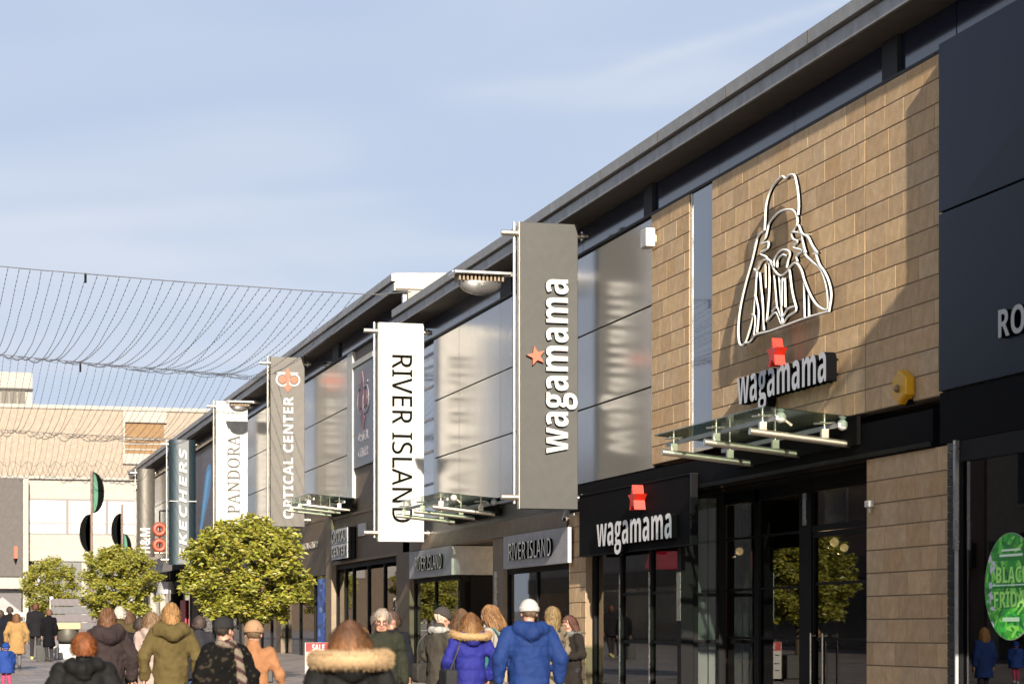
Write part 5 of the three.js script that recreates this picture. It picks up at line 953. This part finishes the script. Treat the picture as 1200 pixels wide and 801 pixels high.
person('fair haired person in white scarf and pale coat facing left, teal bag at the hip', 577, 25.6, 709, { yaw: 1.0, walk: .2, tilt: .35, arms: FRONT, coat: { color: [.2, .18, .17], hem: .6, puff: .015, flare: .03 }, scarf: { color: [.24, .22, .21], stripe: [.13, .115, .11] }, trousers: [.13, .10, .095], hair: { style: 'long', color: [.13, .068, .03], long: .16 }, bags: [shoulderBag(0, .98, [.012, .075, .08], .36, .26)] });
person('brown haired person in a tan coat, mostly behind the bright blue coat', 540, 29, 713, { yaw: .4, coat: { color: [.05, .032, .02], hem: .5, puff: .01 }, hair: { style: 'long', color: [.055, .03, .015], long: .16 } });
person('blond person in a light beige patterned coat behind the man in the blue jacket', 647, 27.5, 710, { yaw: .5, arms: FRONT, coat: { color: [.11, .09, .065], hem: .5, puff: .02, print: (x, y, z, e) => pn.noise(x * 14, y * 14, z * 14) > .22 ? [.022, .018, .016] : null }, hair: { style: 'bob', color: [.10, .068, .03] } });
person('person in dark clothes looking down beside the narrow stone pier', 670, 29, 721, { yaw: 1.9, tilt: .4, arms: FRONT, coat: { color: [.013, .011, .010], hem: .55, puff: .02 }, scarf: { color: [.09, .11, .10], stripe: [.06, .06, .06] }, hair: { style: 'bob', color: [.05, .02, .015] } });
person('person in dark green coat with glasses and grey hair facing the camera', 447, 22.8, 713, { yaw: 2.95, tilt: .28, arms: HANG, width: 1.02, coat: { color: [.016, .017, .012], hem: .75, puff: .022, fold: 1.2 }, trousers: [.03, .05, .1], hair: { style: 'short', color: [.16, .135, .115] }, glasses: true });
person('person in a navy jacket half hidden behind the dark green coat', 460, 26, 716, { yaw: 2.4, arms: HANG, coat: { color: [.007, .008, .012], hem: .75, puff: .02 }, trousers: [.05, .1, .22], hair: { style: 'short', color: [.04, .025, .02] } });
person('person nearest the camera with long brown hair and a broad cream fur hood trim', 410, 13.5, 728, { yaw: -.06, cell: .012, width: 1.12, arms: WIDE, turn: -.1, coat: { color: [.003, .0028, .003], hem: .7, puff: .04, hood: .03, fur: [.27, .185, .10], furW: 1.34, furR: .066, furN: 16000, furT: .8, furY: -.005, furDip: .0, furZ: .25, furL: .035, shiny: true }, hair: { style: 'long', color: [.042, .018, .0075], tips: [.15, .068, .027], long: .18, spread: 1.4, strands: 2200 } });
person('person in peach coat and matching beanie with a dark badge, seen from behind', 297, 20.5, 728, { yaw: -.25, walk: .4, width: .95, arms: [[-.06, -.27, .04, -.03, -.25, -.05], [.12, -.25, .0, .04, -.22, -.1]], coat: { color: [.19, .090, .045], hem: .4, puff: .012, flare: .05, collarUp: .01 }, hair: { style: 'short', color: [.1, .065, .04] }, hat: { kind: 'beanie', color: [.2, .125, .075], badge: true } });
person('person in black flecked cape with striped scarf and an orange red bag', 263, 20, 724, { yaw: .15, turn: -.9, arms: WIDE, coat: { color: [.0028, .0028, .0028], hem: .86, puff: .02, cape: true, fold: 1.2, print: (x, y, z, e) => pn.noise(x * 26, y * 26, z * 26) > .33 ? [.02, .016, .011] : null }, scarf: { color: [.11, .09, .07], stripe: [.03, .016, .016], tail: [.16, .9] }, trousers: [.02, .02, .02], hair: { style: 'short', color: [.02, .015, .012] }, hat: { kind: 'cap', color: [.015, .015, .016] }, bags: [handBag(0, .36, .36, .07, [.25, .022, .010], [.27, .075, .045])] });
person('person in long olive coat with a big folded collar and fair hair, seen from behind', 200, 23, 707, { yaw: -.02, walk: .5, width: 1.0, arms: WIDE, coat: { color: [.060, .045, .018], hem: .38, puff: .03, flare: .015, hood: .03, collarUp: .05, fold: 1.15 }, hair: { style: 'bun', color: [.15, .08, .03] }, bags: [handBag(1, .3, .34, .06, [.25, .04, .03])] });
person('person with white scarf walking just left of the olive coat', 177, 27, 717, { yaw: .3, coat: { color: [.21, .165, .15], hem: .6, puff: .02, hood: .02 }, scarf: { color: [.24, .19, .18] }, hair: { style: 'long', color: [.09, .055, .03], long: .14 } });
person('person in dark padded jacket and blue jeans right of the olive coat', 233, 30, 721, { yaw: .1, coat: { color: [.011, .011, .015], hem: .74, puff: .03, quilt: .09, shiny: true }, trousers: [.028, .045, .10], hair: { style: 'short', color: [.03, .02, .018] } });
person('person in mauve brown padded coat with a rolled hood, brown hair tied up', 125, 24, 713, { yaw: .1, walk: .4, arms: WIDE, coat: { color: [.022, .016, .0165], hem: .45, puff: .05, flare: .01, hood: .045, collarUp: .02, fold: 1.2 }, hair: { style: 'bun', color: [.065, .03, .014] }, bags: [handBag(1, .34, .42, .07, [.26, .25, .23], [.06, .15, .12])] });
person('ginger haired child in black jacket, seen from behind, nearest at left', 98, 16, 741, { yaw: -.05, width: 1.1, cell: .012, arms: WIDE, coat: { color: [.0032, .003, .0033], hem: .75, puff: .035, hood: .012, quilt: .11, shiny: true }, hair: { style: 'short', color: [.085, .025, .0055] } });
person('white haired man in olive jacket between the mauve and olive coats', 140, 32, 710, { yaw: -.15, arms: HANG, coat: { color: [.045, .034, .015], hem: .6, puff: .03 }, hair: { style: 'short', color: [.25, .22, .19] } });
person('long haired person close behind the white haired man', 150, 33.5, 716, { yaw: .1, coat: { color: [.045, .034, .016], hem: .6, puff: .03 }, hair: { style: 'long', color: [.045, .022, .011], long: .2 } });
person('person in black padded jacket between the trees and the olive coat', 164, 31, 723, { yaw: 0, coat: { color: [.003, .003, .0045], hem: .7, puff: .04, quilt: .09, shiny: true }, hair: { style: 'short', color: [.02, .015, .012] } });
person('person in dark jacket and black trousers walking away on one foot at left', 41, 65, 706, { yaw: 0, walk: .6, stride: .3, coat: { color: [.008, .008, .010], hem: .72, puff: .03 }, trousers: [.02, .018, .02], shoes: [.3, .28, .1], hair: { style: 'short', color: [.06, .022, .011] } });
person('person in black coat carrying a grey bag beside the bowl planter', 57, 63, 713, { yaw: .2, walk: -.4, coat: { color: [.0035, .0035, .005], hem: .5, puff: .02 }, hair: { style: 'short', color: [.08, .04, .025] }, bags: [handBag(0, .3, .5, .06, [.05, .05, .05])] });
person('person in tan knee length coat and jeans at the left edge', 19, 54.6, 718, { yaw: -.1, walk: .4, arms: WIDE, width: 1.1, coat: { color: [.185, .115, .048], hem: .5, puff: .04, flare: .06 }, trousers: [.08, .075, .09], hair: { style: 'bob', color: [.075, .033, .014] } });
person('dark haired person in black behind the tan coat', 11, 66, 710, { yaw: .1, coat: { color: [.006, .0055, .006], hem: .6, puff: .02 }, hair: { style: 'short', color: [.03, .02, .015] } });
person('person in dark navy cut by the left edge of the picture', 0, 58, 714, { yaw: .1, coat: { color: [.006, .007, .012], hem: .6, puff: .03 }, hair: { style: 'short', color: [.03, .02, .015] } });
person('small child in blue padded jacket and pink trousers at the lower left', 7, 41, 754, { yaw: .3, lean: .1, width: 1.25, coat: { color: [.007, .026, .13], hem: .7, puff: .06, hood: .04, shiny: true }, trousers: [.27, .04, .09], shoes: [.3, .3, .3], hair: { style: 'short', color: [.05, .06, .2] }, hat: { kind: 'beanie', color: [.01, .03, .13] } });
person('fair haired person in blue jacket, mirrored in the dark window beside the poster', 425, 34.2, 735, { yaw: 0, coat: { color: [.009, .022, .085], hem: .6, puff: .03 }, hair: { style: 'bob', color: [.15, .08, .03] } });

person('dark haired child in green coat behind the restaurant window glass', 748, 40.9, 752, { yaw: 1.6, coat: { color: [.05, .30, .06], hem: .5, puff: .03 }, hair: { style: 'bob', color: [.02, .03, .03] } });
renderer.render(scene, camera);
